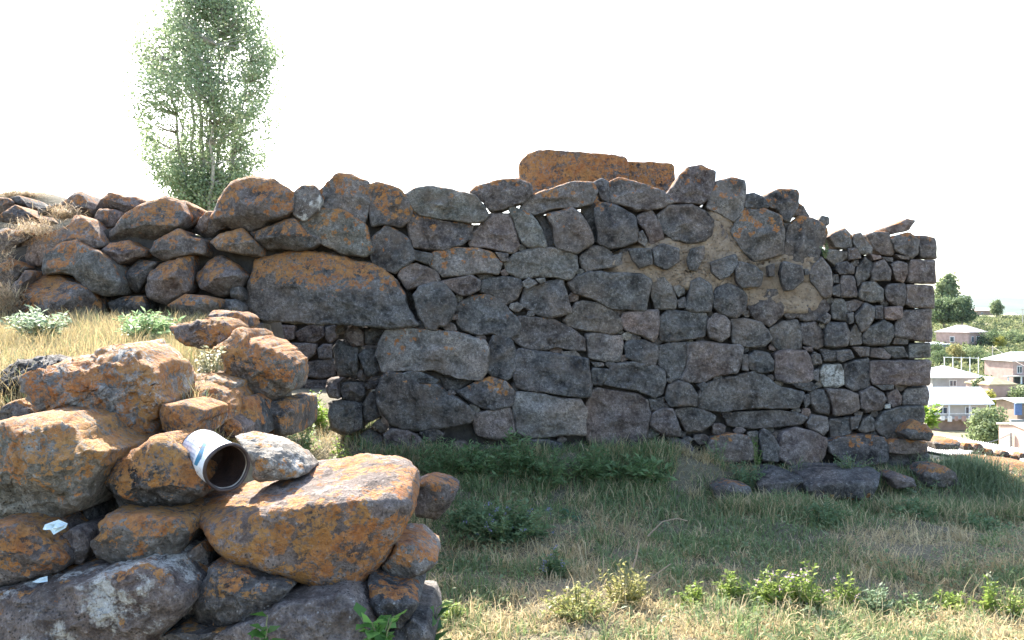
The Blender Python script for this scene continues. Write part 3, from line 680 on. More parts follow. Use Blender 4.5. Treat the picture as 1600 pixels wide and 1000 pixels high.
for i,(x,y,w,h) in enumerate([(1512,698,14,11),(1528,699,17,12),(1532,711,13,8),(1546,706,14,9),(1558,714,17,11),(1570,709,15,8),(1585,717,18,11),(1597,712,10,8)]):
    loose('X',[(x-w*.5,y),(x-w*.3,y-h*.5),(x+w*.2,y-h*.5),(x+w*.5,y-h*.1),(x+w*.4,y+h*.5),(x-w*.4,y+h*.5)],9.0-.03*i,.12,'r',.5,'%s small reddish stone from the wall end in the row before the corrugated roof'%['first','second','third','fourth','fifth','sixth','seventh','eighth'][i],name='stone',cat='stone',group='row of small stones beyond the wall end',res=0)

# ---------------------------------------------------------------- foreground pile
fw=empty('retaining_wall',(-1.2,2.9,0),'collapsed retaining wall of packed stones in the near left corner','wall')
def packed(tile, pts, d, thick, tone, lic, res=3, **kw):
    kw={**dict(ochre=.4,rough=1.5,bulge=.45),**kw}; lic=lic+.1 if lic>.25 else lic
    ox,oy,s=TILE[tile]; o=stone('stone',[(ox+x*s,oy+y*s) for x,y in pts],d,thick,tone,lic,res=res,**kw); child(o,fw); return o
packed('Q',[(-200,660),(0,630),(250,580),(480,530),(700,500),(860,450),(1130,405),(1300,440),(1400,560),(1480,640),(1470,740),(1400,840),(1200,1000),(1100,1150),(500,1250),(-200,1250)],2.55,.6,'p',.18,pale=.54,bulge=.2,up=.6)
packed('S',[(220,700),(260,580),(330,420),(480,430),(700,490),(880,540),(980,610),(900,690),(750,810),(500,910),(300,950),(220,860)],2.66,.5,'b',.22,pale=.3,bulge=.3)
packed('S',[(300,1010),(480,930),(700,830),(900,700),(1100,650),(1380,640),(1500,740),(1600,880),(1640,1150),(400,1250)],2.62,.5,'p',.02,pale=.12,bulge=.25)
packed('S',[(-60,980),(100,930),(250,950),(470,920),(400,1060),(100,1100),(-80,1100)],2.64,.4,'b',.1)
packed('S',[(0,400),(130,330),(270,240),(320,330),(330,430),(240,470),(80,430)],2.8,.35,'k',.3,res=2)
packed('Q',[(705,240),(760,170),(770,80),(840,10),(920,10),(1000,35),(1150,10),(1370,50),(1450,100),(1475,170),(1430,270),(1380,330),(1200,390),(950,425),(850,410),(750,360)],2.72,.4,'y',.56,pale=.12,up=1.2)
packed('Q',[(-200,150),(0,90),(150,90),(300,120),(400,230),(500,300),(550,380),(480,450),(300,490),(150,570),(0,590),(-200,590)],2.66,.5,'p',.62,pale=.2,up=.8)
packed('Q',[(460,190),(560,130),(620,130),(700,170),(710,250),(680,330),(640,430),(560,390),(510,280)],2.76,.3,'p',0,res=2)
packed('P',[(610,1000),(630,900),(720,840),(790,930),(770,1010),(680,1060)],2.98,.3,'k',0,res=2)
packed('U',[(480,1000),(560,900),(720,830),(830,880),(890,1000),(860,1150),(500,1150)],2.75,.45,'b',.02,res=2)
packed('S',[(60,870),(130,790),(230,800),(240,900),(120,930)],2.8,.25,'k',0,res=1,pale=.3)
packed('S',[(140,760),(210,730),(230,800),(160,800)],2.78,.15,'r',.1,res=1)
packed('R',[(600,170),(630,30),(720,0),(800,60),(840,170),(850,300),(700,310),(620,260)],3.75,.5,'d',.42,res=2,rough=1.6)
packed('R',[(835,130),(870,50),(1000,20),(1110,30),(1112,150),(1100,300),(900,320),(850,270)],4.0,.5,'k',.5,res=2,pale=.1,up=.2)
packed('R',[(370,220),(600,160),(700,250),(690,330),(560,320),(420,260)],3.55,.4,'p',.55,res=2,up=.3)
packed('O',[(380,760),(540,675),(700,730),(800,880),(780,980),(680,1060),(540,1100),(400,1020),(300,900)],3.5,.45,'p',.85,up=.2,cuts=[(270,612,350,612,1.2)])
packed('O',[(430,650),(560,612),(650,640),(830,690),(835,790),(800,900),(700,740),(560,690)],3.75,.4,'y',.7,res=2,up=.2,cuts=[(290,590,366,600,1.5)])
packed('N',[(-150,790),(60,690),(160,605),(350,592),(520,610),(420,700),(220,750),(200,870),(120,1010),(-150,1060)],3.55,.35,'d',0,rough=3.2,bulge=.5,cuts=[(0,600,100,575,.8)])
packed('P',[(-120,190),(40,60),(160,20),(240,60),(260,150),(100,160),(0,210)],3.3,.3,'k',.05,res=2,pale=.3,rough=2)
packed('S',[(960,640),(1200,600),(1440,520),(1560,560),(1600,700),(1500,740),(1380,660)],2.95,.3,'d',0,res=2)
o=loose('P',[(-200,250),(0,200),(130,155),(480,160),(560,220),(640,320),(760,390),(850,440),(830,540),(760,640),(700,800),(620,890),(440,945),(200,970),(0,960),(-200,950)],2.8,.5,'o',.78,'large stone at left edge, orange above and bare grey below',res=3,ochre=.4,cuts=[(0,690,110,655,.9),(0,770,170,755,-.25)],pale=.32,up=1.6,bulge=.5,rough=1.5)
loose('N',[(200,800),(230,740),(380,700),(500,610),(640,580),(800,530),(960,490),(1050,500),(1120,560),(1180,680),(1240,800),(1250,880),(1280,950),(1240,1080),(1260,1150),(1240,1220),(1100,1280),(960,1300),(800,1260),(640,1150),(520,1060),(300,1020),(230,960)],3.2,.4,'y',.92,'big orange lichen boulder with white blotches, topmost of the foreground pile',res=3,ochre=.4,cuts=[(40,585,240,560,.9)],pale=.42,up=.15,rough=2.1,bulge=.40)
loose('P',[(800,640),(850,540),(1000,440),(1240,310),(1340,340),(1440,420),(1580,560),(1640,650),(1600,760),(1450,840),(1300,900),(1150,910),(960,880),(870,780)],2.85,.35,'b',.84,'wedge-shaped stone with thick orange crust left of the tin can',res=3,ochre=.4,up=1.5,pale=.1,rough=1.4,bulge=.45)
loose('P',[(1250,120),(1270,60),(1400,40),(1610,100),(1600,170),(1560,200),(1540,310),(1420,390),(1340,320),(1270,260)],3.15,.3,'p',.78,'small orange and grey stone resting above the tin can',res=2,ochre=.4,pale=.3,up=.8)
loose('O',[(645,420),(805,300),(845,250),(905,240),(930,300),(945,340),(995,320),(1145,400),(1265,480),(1315,550),(1325,640),(1305,740),(1165,820),(1045,850),(925,810),(795,750),(735,600),(705,520)],3.95,.4,'y',.82,'yellow-orange boulder with grey rim at the left side of the doorway',res=3,ochre=.4,pale=.3,up=1.4,rough=1.4,bulge=.3,grow=.95,cuts=[(320,560,400,505,.5)])
loose('R',[(640,310),(700,290),(900,340),(980,360),(1170,460),(1230,560),(1200,600),(1050,640),(830,670),(780,640),(770,500),(700,400)],2.98,.14,'y',.38,'pale angular stone wedged on the right of the tin can',res=3,ochre=.4,cuts=[(372,702,487,741,2.0)],pale=.5,up=.3,bulge=.5,rough=1.3)
loose('X',[(300,802),(310,778),(400,765),(480,726),(560,713),(605,716),(630,730),(642,760),(643,790),(635,822),(602,876),(570,906),(530,928),(480,912),(430,895),(370,885),(338,858)],2.75,.12,'p',.90,'huge half-round orange boulder with flat sunlit top in the foreground',res=3,ochre=.4,cuts=[(300,800,470,792,2.3),(440,800,640,745,1.7)],pale=.30,up=-.35,bulge=.30,rough=.9)
loose('O',[(320,290),(340,250),(560,190),(720,180),(790,260),(800,330),(720,400),(560,420),(400,370)],4.3,.4,'r',.82,'lumpy orange stone in dry grass below the rubble wall',res=3,ochre=.4,rough=2,up=.2,cuts=[(260,510,360,505,.9)])
loose('O',[(620,170),(680,120),(760,140),(850,130),(900,180),(910,240),(860,300),(780,320),(760,230)],4.7,.3,'r',.8,'small knobbly orange stone behind the lumpy orange one',res=2,ochre=.4,rough=2,up=.2,cuts=[(320,492,390,492,.8)])
loose('U',[(370,540),(400,490),(520,540),(590,590),(700,580),(750,660),(765,720),(700,820),(620,910),(530,900),(420,820),(380,700)],2.72,.3,'b',.08,'two-faced blue-grey stone under the right end of the huge boulder',res=3,ochre=.4,cuts=[(580,945,655,942,1.1)],pale=.15)
loose('U',[(470,430),(560,320),(590,230),(760,250),(900,350),(910,400),(830,470),(690,530),(540,500)],2.9,.3,'g',.5,'pointed grey stone with orange patch sticking out under the huge boulder',res=3,ochre=.4,up=.6)

# ---------------------------------------------------------------- tin can
def can_thing():
    ax=Vector((.68,-.70,-.16)).normalized(); c=px(356,731,2.86); rad=.079; L=.20
    root=empty('tin_can',c,'open rusty paint tin with blue and white label, lying on the huge boulder','can')
    a=ax.cross(Vector((0,0,1))).normalized(); b=a.cross(ax)
    white,nt,bs=newmat('tin_print'); t=NT(nt); tc=t.n('ShaderNodeTexCoord'); at=t.n('ShaderNodeUVMap')
    sp=t.n('ShaderNodeSeparateXYZ'); t.put(sp.inputs[0],at.outputs[0]); u,v=sp.outputs[0],sp.outputs[1]
    wv=t.math('ADD',v,t.math('MULTIPLY',t.math('SINE',t.math('MULTIPLY',u,25)),.07))
    stripes=t.math('GREATER_THAN',t.math('SINE',t.math('MULTIPLY',u,260)),.2)
    pan=t.math('MULTIPLY',t.math('GREATER_THAN',v,.42),t.math('LESS_THAN',u,.62))
    c1=t.mix(t.math('MULTIPLY',pan,t.math('ADD',t.math('MULTIPLY',stripes,.35),.3)),(.78,.80,.80),(.22,.27,.42))
    blue=t.math('MULTIPLY',t.math('GREATER_THAN',wv,.26),t.math('LESS_THAN',wv,.40))
    c2=t.mix(t.math('MULTIPLY',blue,t.math('LESS_THAN',u,.66)),c1,(.05,.22,.34))
    c2=t.mix(t.ramp(t.noise(tc.outputs['Object'],38,6,.7),.54,.64),c2,(.20,.10,.055))
    nt.links.new(c2,bs.inputs[0]); bs.inputs['Roughness'].default_value=.35
    rust=plain('rust',(.05,.026,.018),.75,.2,.5,30,.4,90)
    n=48
    def ring(r,k): return [ax*k+(a*math.cos(6.2832*i/n)+b*math.sin(6.2832*i/n))*r for i in range(n+1)]
    def dent(p): return p+noise.noise_vector(p*9+Vector((3,1,5)))*.006+noise.noise_vector(p*26)*.0018
    def surf(name,prof,mat,uv=False):
        v=[];f=[]
        for r,k in prof: v+=ring(r,k)
        m=n+1
        for j in range(len(prof)-1):
            for i in range(n): f.append((j*m+i,j*m+i+1,(j+1)*m+i+1,(j+1)*m+i))
        me=bpy.data.meshes.new(name); me.from_pydata([tuple(dent(p)) for p in v],[],f); me.update(); me.polygons.foreach_set('use_smooth',np.ones(len(f),bool))
        if uv:
            ul=me.uv_layers.new(name='UVMap'); tot=-prof[-1][1]+prof[0][1]
            for lp in me.loops:
                vi=lp.vertex_index; ul.data[lp.index].uv=((vi%m)/n,(prof[0][1]-prof[vi//m][1])/tot)
        return mobj(name,me,mat,root)
    surf('body',[(rad,-.008),(rad*1.012,-.014),(rad,-.02)]+[(rad,-.02-(L-.02)*k/10) for k in range(1,11)],white,True)
    surf('inside',[(rad*.93,-.012)]+[(rad*.955,-.03-(L-.034)*k/8) for k in range(9)]+[(.001,-L+.004)],rust)
    surf('base',[(rad,-L),(rad*1.02,-L-.002),(rad*.9,-L+.002),(.001,-L+.001)],rust)
    pr=[(rad*1.0+.006*math.cos(q),-.006+.007*math.sin(q)) for q in np.linspace(0,6.283,11)]
    surf('rim',pr,plain('tin_rim',(.06,.045,.042),.5,.4,.4,40))
    surf('inner_rim',[(rad*.95+.0035*math.cos(q),-.012+.0035*math.sin(q)) for q in np.linspace(0,6.283,9)],plain('worn_metal',(.35,.30,.25),.45,.7,.4,40))
can_thing()
# scraps of plastic caught between the stones
def scrap(name,pts,d,label,col,crump=.035):
    m=bpy.data.meshes.new(name); mat=plain(name+'_plastic',col,.3,0,.15,20)
    P=[px(x,y,d) for x,y in pts]; c=sum(P,Vector())/len(P); v=[];f=[]; n=len(P); R_=5
    for r in range(R_+1):
        for p in P:
            q=(p-c)*(r/R_); e=noise.noise_vector((c+q)*45)*crump; v.append(tuple(q+Vector((e.x*.4,e.y*1.6,e.z*.4))))
    for r in range(R_):
        for k in range(n): f.append((r*n+k,r*n+(k+1)%n,(r+1)*n+(k+1)%n,(r+1)*n+k))
    m.from_pydata(v,[],f); m.update(); o=mobj(name,m,mat,None,c); md=o.modifiers.new('t','SOLIDIFY'); md.thickness=.0015; tag(o,label,'litter')
scrap('plastic_scrap',[(70,824),(74,817),(88,815),(100,823),(99,828),(88,833),(76,831)],2.66,'crumpled white plastic scrap stuck between stones at lower left',(.62,.72,.72))
scrap('plastic_scrap',[(52,908),(62,903),(72,901),(74,909),(60,911)],2.54,'small bluish plastic shard lying on the pale bottom stone',(.45,.58,.66),.008)
scrap('plastic_scrap',[(176,702),(181,700),(189,715),(184,718)],2.95,'thin white plastic stick poking out above the wedge-shaped stone',(.7,.72,.74),.004)

# ---------------------------------------------------------------- grass and weeds
def leaf_quads(C, D, N, ln, wd, cols):
    """leaf diamonds: centre base C, direction D, side from N"""
    S=np.cross(D,N); S/=np.maximum(np.linalg.norm(S,axis=1),1e-6)[:,None]; U=np.cross(S,D)
    V=np.stack([C,C+D*(ln*.45)[:,None]+S*(wd*.5)[:,None]+U*(wd*.12)[:,None],C+D*ln[:,None]-U*(ln*.1)[:,None],C+D*(ln*.45)[:,None]-S*(wd*.5)[:,None]+U*(wd*.12)[:,None]],1).reshape(-1,3)
    b=np.arange(len(C))*4
    return V,np.stack([b,b+1,b+2,b+3],1),np.repeat(cols,4,0)
def blades(P, h, w, lean, cols, curl=.5):
    """P (n,3) roots; bent tapering blades"""
    n=len(P); az=rng.uniform(0,6.283,n); wa=az+math.pi/2+rng.normal(0,.5,n)
    D=np.stack([np.cos(az),np.sin(az),np.zeros(n)],1); S=np.stack([np.cos(wa),np.sin(wa),np.zeros(n)],1)*(w/2)[:,None]
    up=np.array([0,0,1.0]); lean=np.asarray(lean)
    m=P+(up*np.cos(lean)[:,None]+D*np.sin(lean)[:,None])*(h*.55)[:,None]
    l2=np.minimum(lean+curl*rng.uniform(.4,1.6,n),1.75)
    t=m+(up*np.cos(l2)[:,None]+D*np.sin(l2)[:,None])*(h*.45)[:,None]
    V=np.stack([P-S,P+S,m+S*.8,m-S*.8,t],1).reshape(-1,3); b=np.arange(n)*5
    return V,np.stack([b,b+1,b+2,b+3],1),np.stack([b+3,b+2,b+4],1),np.repeat(cols,5,0)
def blade_obj(name, parts, mat, label=None, cat=None, stuff=True):
    V=[];Q=[];T=[];C=[];o=0
    for v,q,t,c in parts: V.append(v);Q.append(q+o);T.append(t+o);C.append(c);o+=len(v)
    ob=mobj(name,mesh_np(name,np.vstack(V),[np.vstack(Q),np.vstack(T)],False,np.vstack(C)),mat)
    if stuff: ob['kind']='stuff'
    if label: tag(ob,label,cat)
    return ob
def nz(x,y,s,seed=0): return np.array([noise.fractal(Vector((a*s,b*s,seed)),1,2,3) for a,b in zip(x,y)])
def mixc(a,b,t): return np.array(a)*(1-t)[:,None]+np.array(b)*t[:,None]
STRAW=(.62,.51,.32); STRAW2=(.44,.34,.20); GRN=(.22,.28,.12); GRN2=(.15,.215,.10); SAGE=(.20,.25,.16)
def yard(n):
    y=4.0+5.6*rng.random(n)**1.5; x=-.66*y+rng.random(n)*(1.32*y+1.5)
    xe=np.interp(y,[3.0,3.4,7.5,8.2],[-.2,-.25,-2.0,-2.2]); k=(x>xe)&~((y>7.95+.07*x)&(x<4.5)&(x>-1.3))&~((x>4.3)&(y>8.3))
    return x[k],y[k]
x,y=yard(225000); g=nz(x,y,.9,1); g2=nz(x,y,3.2,4); mask=np.clip(.36+1.9*g+.9*g2+.12*rng.normal(size=len(x)),0,1)
lit=sstep(5.3,4.7,y)
grn=rng.random(len(x))<mask*(.7-.2*lit)
h=np.where(grn,rng.uniform(.03,.10,len(x)),rng.uniform(.03,.11,len(x)))*(1+.9*np.clip(g2,0,1))*(1+.5*sstep(6.2,7.5,y))
lean=np.where(grn,np.abs(rng.normal(.5,.35,len(x))),np.abs(rng.normal(1.1,.4,len(x))))
cols=np.where(grn[:,None],mixc(GRN,GRN2,rng.random(len(x))),mixc(STRAW,STRAW2,rng.random(len(x))))
sg=rng.random(len(x))<.12; cols[sg]=mixc(SAGE,GRN,rng.random(sg.sum()))
parts=[blades(np.stack([x,y,H(x,y)-.005],1),h,np.where(grn,rng.uniform(.004,.010,len(x)),rng.uniform(.003,.006,len(x))),lean,cols)]
# taller dry stalks
x,y=yard(16000); k=nz(x,y,1.3,9)>-.05; x,y=x[k],y[k]
parts.append(blades(np.stack([x,y,H(x,y)],1),rng.uniform(.08,.24,len(x)),np.full(len(x),.004),np.abs(rng.normal(.75,.5,len(x))),mixc(STRAW,STRAW2,rng.random(len(x))),.8))
# lush band along the wall foot and at the slope beyond its end
n=30000; x=rng.uniform(-1.3,5.6,n); y=7.75+.07*x-np.abs(rng.normal(0,.6,n)); cl=nz(x,y,1.5,6)
k=(cl>-.08)&((x<1.8)|(rng.random(n)<.10))&(x<4.4); x,y,cl=x[k],y[k],cl[k]
parts.append(blades(np.stack([x,y,H(x,y)],1),rng.uniform(.06,.19,len(x))*(1+.6*np.clip(cl,0,1)),rng.uniform(.004,.008,len(x)),np.abs(rng.normal(.45,.3,len(x))),np.where((rng.random(len(x))<.3)[:,None],mixc(STRAW,STRAW2,rng.random(len(x))),mixc((.24,.30,.14),GRN2,rng.random(len(x)))),.7))
n=2400; x=rng.normal(4.2,.17,n); y=rng.normal(7.72,.2,n); k=(y<8.6)&(x<5.6)
x,y=x[k],y[k]; parts.append(blades(np.stack([x,y,H(x,y)],1),rng.uniform(.12,.32,len(x)),np.full(len(x),.005),np.abs(rng.normal(.5,.3,len(x))),mixc((.27,.32,.19),(.16,.22,.12),rng.random(len(x))),.9))
n=12000; x=rng.uniform(1.7,4.6,n); y=rng.normal(6.95,.16,n); k=nz(x,y,2.2,31)>-.1; x,y=x[k],y[k]
parts.append(blades(np.stack([x,y,H(x,y)],1),rng.uniform(.08,.24,len(x)),rng.uniform(.004,.007,len(x)),np.abs(rng.normal(.5,.35,len(x))),np.where((rng.random(len(x))<.45)[:,None],mixc(STRAW,STRAW2,rng.random(len(x))),mixc(GRN,GRN2,rng.random(len(x)))),.7))
tx,ty=yard(1500); tt=rng.random(len(tx)); k=(nz(tx,ty,1.2,41)>-.1); tx,ty,tt=tx[k],ty[k],tt[k]; m=36
x=np.repeat(tx,m)+rng.normal(0,.035,len(tx)*m); y=np.repeat(ty,m)+rng.normal(0,.035,len(tx)*m); tq=np.repeat(tt,m); hh=np.repeat(rng.uniform(.06,.2,len(tx)),m)
parts.append(blades(np.stack([x,y,H(x,y)],1),hh*rng.uniform(.5,1.1,len(x)),rng.uniform(.004,.008,len(x)),np.abs(rng.normal(.55,.3,len(x))),np.where((tq<.5)[:,None],mixc(STRAW,STRAW2,rng.random(len(x))),mixc((.22,.30,.12),GRN2,rng.random(len(x)))),.9))
gx,gy=yard(42000); k=(nz(gx,gy,1.1,21)+.5*nz(gx,gy,4,22))>-.02; k&=(gy>5.1)|(rng.random(len(gx))<.35); gx,gy=gx[k],gy[k]; n=len(gx)
an=rng.uniform(0,6.283,n); el=rng.uniform(-.2,.9,n); D=np.stack([np.cos(an)*np.cos(el),np.sin(an)*np.cos(el),np.sin(el)],1)
V,Q,cc=leaf_quads(np.stack([gx,gy,H(gx,gy)+rng.uniform(.01,.09,n)*(.5+np.clip(nz(gx,gy,2.5,23)+.4,0,1))],1),D,rng.normal(0,.5,(n,3))+[0,0,1],rng.uniform(.018,.045,n),rng.uniform(.008,.02,n),mixc((.16,.235,.12),(.29,.34,.18),rng.random(n)))
o=mobj('ground_weeds',mesh_np('ground_weeds',V,[Q],False,cc),LEAF); o['kind']='stuff'; tag(o,'low leafy weeds creeping through the yard grass','weeds')
blade_obj('grass',parts,DRY,'mixed dry and green grass covering the yard','grass')
# terrace grass, tall and blond
n=52000; y=rng.uniform(3.35,7.5,n); x=-(rng.random(n)*.68*y+.35); xe=np.interp(y,[3.0,3.4,7.5],[-1.1,-1.15,-2.3]); k=x<xe+.05; x,y=x[k],y[k]
h=rng.uniform(.05,.17,len(x))*(1+.7*np.clip(nz(x,y,1.6,3),-.4,1)); gm=rng.random(len(x))<.13
cols=np.where(gm[:,None],mixc(SAGE,GRN,rng.random(len(x))),mixc((.55,.44,.25),(.40,.31,.17),rng.random(len(x))))
parts=[blades(np.stack([x,y,H(x,y)],1),h,np.full(len(x),.0038),np.abs(rng.normal(.35,.3,len(x))),cols,.6)]
blade_obj('dry_grass',parts,DRY,'tall blond dry grass on the terrace behind the foreground stones','grass')
# straw thatch over the far left of the rubble wall, and the dry mound behind it
parts=[]
for (cx,cy,d,sx,sy,n) in ((55,362,7.78,45,16,1100),(12,420,7.6,16,40,500),(30,304,10.6,40,4,1500),(100,335,8.0,25,12,700),(10,470,7.35,25,22,1200)):
    p=np.array([px(cx+rng.normal()*sx*.5,cy+rng.normal()*sy*.5,d+rng.normal()*.08) for _ in range(n)])
    parts.append(blades(p,rng.uniform(.06,.17,n),np.full(n,.004),np.abs(rng.normal(1.2,.4,n)),mixc((.58,.46,.32),(.44,.33,.23),rng.random(n)),.9))
blade_obj('straw',parts,DRY,'tangled straw draped over the left end of the rubble wall','grass')

def on_ground(xp,yp,d0=3.2,d1=14):
    for d in np.linspace(d0,d1,800):
        p=px(xp,yp,d)
        if p.z<=hz(p.x,p.y): return p
    return px(xp,yp,d1)
def weed(name,base,h,spread,stems,lpern,leaf,c1,c2,label,cat='weed',flower=None,group=None,droop=.3,ratio=.42,start=.12):
    root=empty(name,base,label,cat,group); mb=MB(); C=[];D=[];fl=[]
    for s in range(stems):
        a=random.uniform(0,6.283); r=spread*random.random()**.6; hh=h*random.uniform(.25,1.0)*(1-.35*r/max(spread,.01))
        b=Vector((math.cos(a)*r*.35,math.sin(a)*r*.35,-.02)); e=Vector((math.cos(a)*r,math.sin(a)*r,hh)); mid=(b+e)*.5+Vector((-math.cos(a)*r*.12,-math.sin(a)*r*.12,hh*.06))
        mb.tube([b,mid,e],[.0035,.0028,.0012],4)
        for k in range(lpern):
            t=start+(1-start)*(k+random.random())/lpern; p=b.lerp(mid,t*2) if t<.5 else mid.lerp(e,t*2-1)
            an=random.uniform(0,6.283); el=random.uniform(-droop,.9); C.append(p); D.append((math.cos(an)*math.cos(el),math.sin(an)*math.cos(el),math.sin(el)))
        if flower and random.random()<.3: fl.append(e)
    mb.build('stems',STEM,root)['kind']='stuff'
    C=np.array(C);D=np.array(D); n=len(C); N=np.tile([0,0,1.0],(n,1))+rng.normal(0,.5,(n,3)); ln=leaf*rng.uniform(.5,1.3,n)
    V,Q,cc=leaf_quads(C,D,N,ln,ln*ratio,mixc(c1,c2,rng.random(n)))
    o=mobj('leaves',mesh_np('leaves',V,[Q],False,cc),LEAF,root); o['kind']='stuff'
    if fl:
        fc=[];
        for e in fl:
            for q in range(7): fc.append(e+Vector((random.gauss(0,.009),random.gauss(0,.009),random.gauss(0,.009))))
        fc=np.array([tuple(f) for f in fc]); n=len(fc); dd=rng.normal(0,1,(n,3)); dd/=np.linalg.norm(dd,axis=1)[:,None]
        V,Q,cc=leaf_quads(fc,dd,rng.normal(0,1,(n,3)),np.full(n,.016),np.full(n,.012),np.tile(np.array(flower),(n,1)))
        mobj('flowers',mesh_np('flowers',V,[Q],False,cc),LEAF,root)['kind']='stuff'
    return root
YG=(.20,.30,.06); YG2=(.30,.36,.10); DG=(.14,.22,.115); DG2=(.22,.31,.155); BG=(.16,.24,.15); BG2=(.28,.36,.24)
def W(xp,yb,yt,wpx,label,stems=14,lp=14,leaf=.03,c=(YG,YG2),d=None,**kw):
    b=on_ground(xp,yb) if d is None else px(xp,yb,d); s=b.y/F
    return weed(kw.pop('name','weed'),b,(yb-yt)*s,wpx*.5*s,stems,lp,leaf,c[0],c[1],label,**kw)
PK=(.50,.38,.45); BL=(.28,.28,.45)
W(1262,958,862,62,'tallest sunlit weed with pink flowers at the shadow edge',26,34,.034,flower=PK)
W(1205,950,876,80,'bushy yellow-green weed left of the tallest pink-flowered one',40,30,.034,flower=PK)
W(1140,945,884,50,'small yellow-green weed, leftmost of the sunlit green weeds',26,26,.032)
W(1322,950,880,36,'thin leggy weed with pink tips right of the tallest weed',14,26,.03,flower=PK)
W(1372,960,905,56,'pale grey-green weed at the shadow edge, low and woolly',28,26,.028,(BG,BG2))
W(1432,962,918,70,'wispy pale weed patch in the sunlit grass at lower right',30,20,.028,(YG,BG2))
W(1548,965,884,40,'slender yellow-green weed near the lower right corner',16,30,.032,flower=(.5,.5,.4))
W(1580,968,905,36,'small pale weed at the right edge of the sunlit grass',16,22,.03)
W(975,945,870,90,'straggly yellowish weed with dry stalks right of the pile',36,24,.03,((.30,.30,.10),(.42,.38,.18)))
W(905,965,905,130,'wide low tangle of yellowish weeds in the sunlit grass',60,24,.028,((.26,.30,.09),(.40,.37,.16)))
W(1085,948,905,60,'short yellow-green weed in dry grass left of the leftmost sunlit green weed',22,22,.03)
W(700,968,935,60,'yellow-green grass-like weed right of the foreground pile',24,20,.04,ratio=.2)
W(1490,958,915,60,'yellow-green weed patch between the wispy and the slender weed',24,24,.03)
W(868,905,850,52,'dark green bushy weed in the shade behind the sunlit grass',30,30,.03,(DG,DG2),flower=BL)
W(790,845,770,150,'broad dark weed mound in the shade right of the huge boulder',110,40,.04,(DG,DG2),flower=BL)
W(730,832,772,80,'dark weed beside the brown stone with white patch',50,34,.04,(DG,DG2))
for i,(a,b,c,e,l) in enumerate([(690,748,664,70,'leafy dark weed at the wall foot nearest the doorway'),(745,748,690,80,'dense leafy weed at the wall foot under the pale pointed stone'),(805,745,668,60,'leafy weed before the big squared base stones'),(862,756,702,90,'weed with narrow leaves below the square base block'),(925,752,690,60,'green weed clump under the widest purple base stone'),(1000,752,708,90,'feathery weed clump right of the widest purple base stone')]):
    W(a,b,c-4,e*1.3,l,48,30,.05+.012*(i%3),(DG2,(.18,.28,.12)),ratio=.24+.08*(i%2))
W(1122,720,650,60,'weed growing in the wall joint above the round base stone',10,18,.032,(DG2,BG),d=7.75,ratio=.3)
W(1182,725,668,26,'bright green tuft in the wall joint beside the round base stone',8,18,.028,((.10,.2,.05),(.14,.26,.06)),d=7.72)
W(1160,765,715,70,'low weed below the round base stone',40,28,.035,(DG2,BG))
W(1290,825,772,80,'dark weed in front of the longest fallen boulder',50,30,.035,(DG,DG2))
W(1330,735,700,70,'weed growing between the wall base stones on the right',16,18,.03,(DG2,BG),d=7.62)
W(1425,815,770,80,'green weed below the dark purple boulder',44,30,.035,(DG,DG2))
W(1535,832,800,90,'flat dark green weed mat at the right',60,26,.035,(DG,DG2))
W(1455,790,745,80,'pale feathery weed right of the dark purple boulder',18,20,.03,(DG2,BG))
W(1290,400,366,14,'small green weed growing high in the wall joint near the stepped top',8,16,.03,(DG2,(.1,.16,.07)),d=7.98)
W(490,700,596,62,'bright sunlit weed growing inside the doorway',60,40,.055,((.20,.34,.05),(.32,.44,.10)),d=8.7)
W(470,712,640,70,'grey-green sunlit weed at the doorway threshold',22,22,.04,((.22,.32,.12),(.34,.40,.2)),d=7.6)
W(535,735,665,50,'thin weed in front of the door jamb',8,16,.045,((.2,.3,.06),(.3,.38,.1)),d=7.6)
W(230,528,478,100,'rounded sage-green wormwood bush on the terrace',46,30,.05,((.26,.40,.20),(.36,.48,.28)),d=5.6,name='wormwood_bush',cat='bush',ratio=.3)
W(65,520,474,110,'grey-green wormwood bush near the left edge of the terrace',40,26,.05,((.26,.36,.24),(.40,.46,.36)),d=5.6,name='wormwood_bush',cat='bush',ratio=.3)
W(330,590,520,60,'pale woolly weed in dry grass beside the yellow-orange boulder',14,18,.03,((.40,.40,.28),(.5,.48,.36)),d=3.95)
W(405,690,640,70,'dry wispy weed behind the pale angular stone',12,14,.03,((.34,.34,.2),(.3,.36,.2)),d=4.1)
W(1455,668,620,34,'bright leafy shrub just behind the wall end',10,20,.09,((.18,.30,.05),(.28,.40,.08)),d=12,name='shrub',cat='shrub',ratio=.7)
W(592,1005,910,60,'green bindweed climbing between the lower foreground stones',7,7,.055,((.10,.22,.06),(.16,.32,.08)),d=2.58,name='bindweed',ratio=.8)
W(672,1010,930,50,'broad-leaved green weed right of the lower foreground stones',7,6,.085,((.07,.16,.07),(.14,.26,.08)),d=2.9,ratio=.6)
W(412,1000,940,24,'small heart-leaved seedling in front of the dark bottom stone',3,4,.05,((.07,.16,.04),(.10,.22,.06)),d=2.48,ratio=.75)
W(895,815,790,40,'low broad-leaved plant in shaded grass mid yard',5,3,.10,((.08,.18,.11),(.11,.22,.14)),ratio=.5,start=.5)
def twig(pts,d,label):
    P=[px(x,y,d+i*.03) for i,(x,y) in enumerate(pts)]; mb=MB(); b=P[0]; mb.tube([p-b for p in P],[.006]+[.004]*(len(P)-1),6)
    o=mb.build('dry_twig',plain('dry_wood',(.34,.25,.17),.9),None,b); tag(o,label,'twig')
twig([(1000,918),(1022,900),(1048,881)],5.0,'straight dry twig sticking up at the shadow edge')
twig([(988,890),(995,868),(998,846)],5.0,'upright dry stalk beside the straggly yellowish weed')
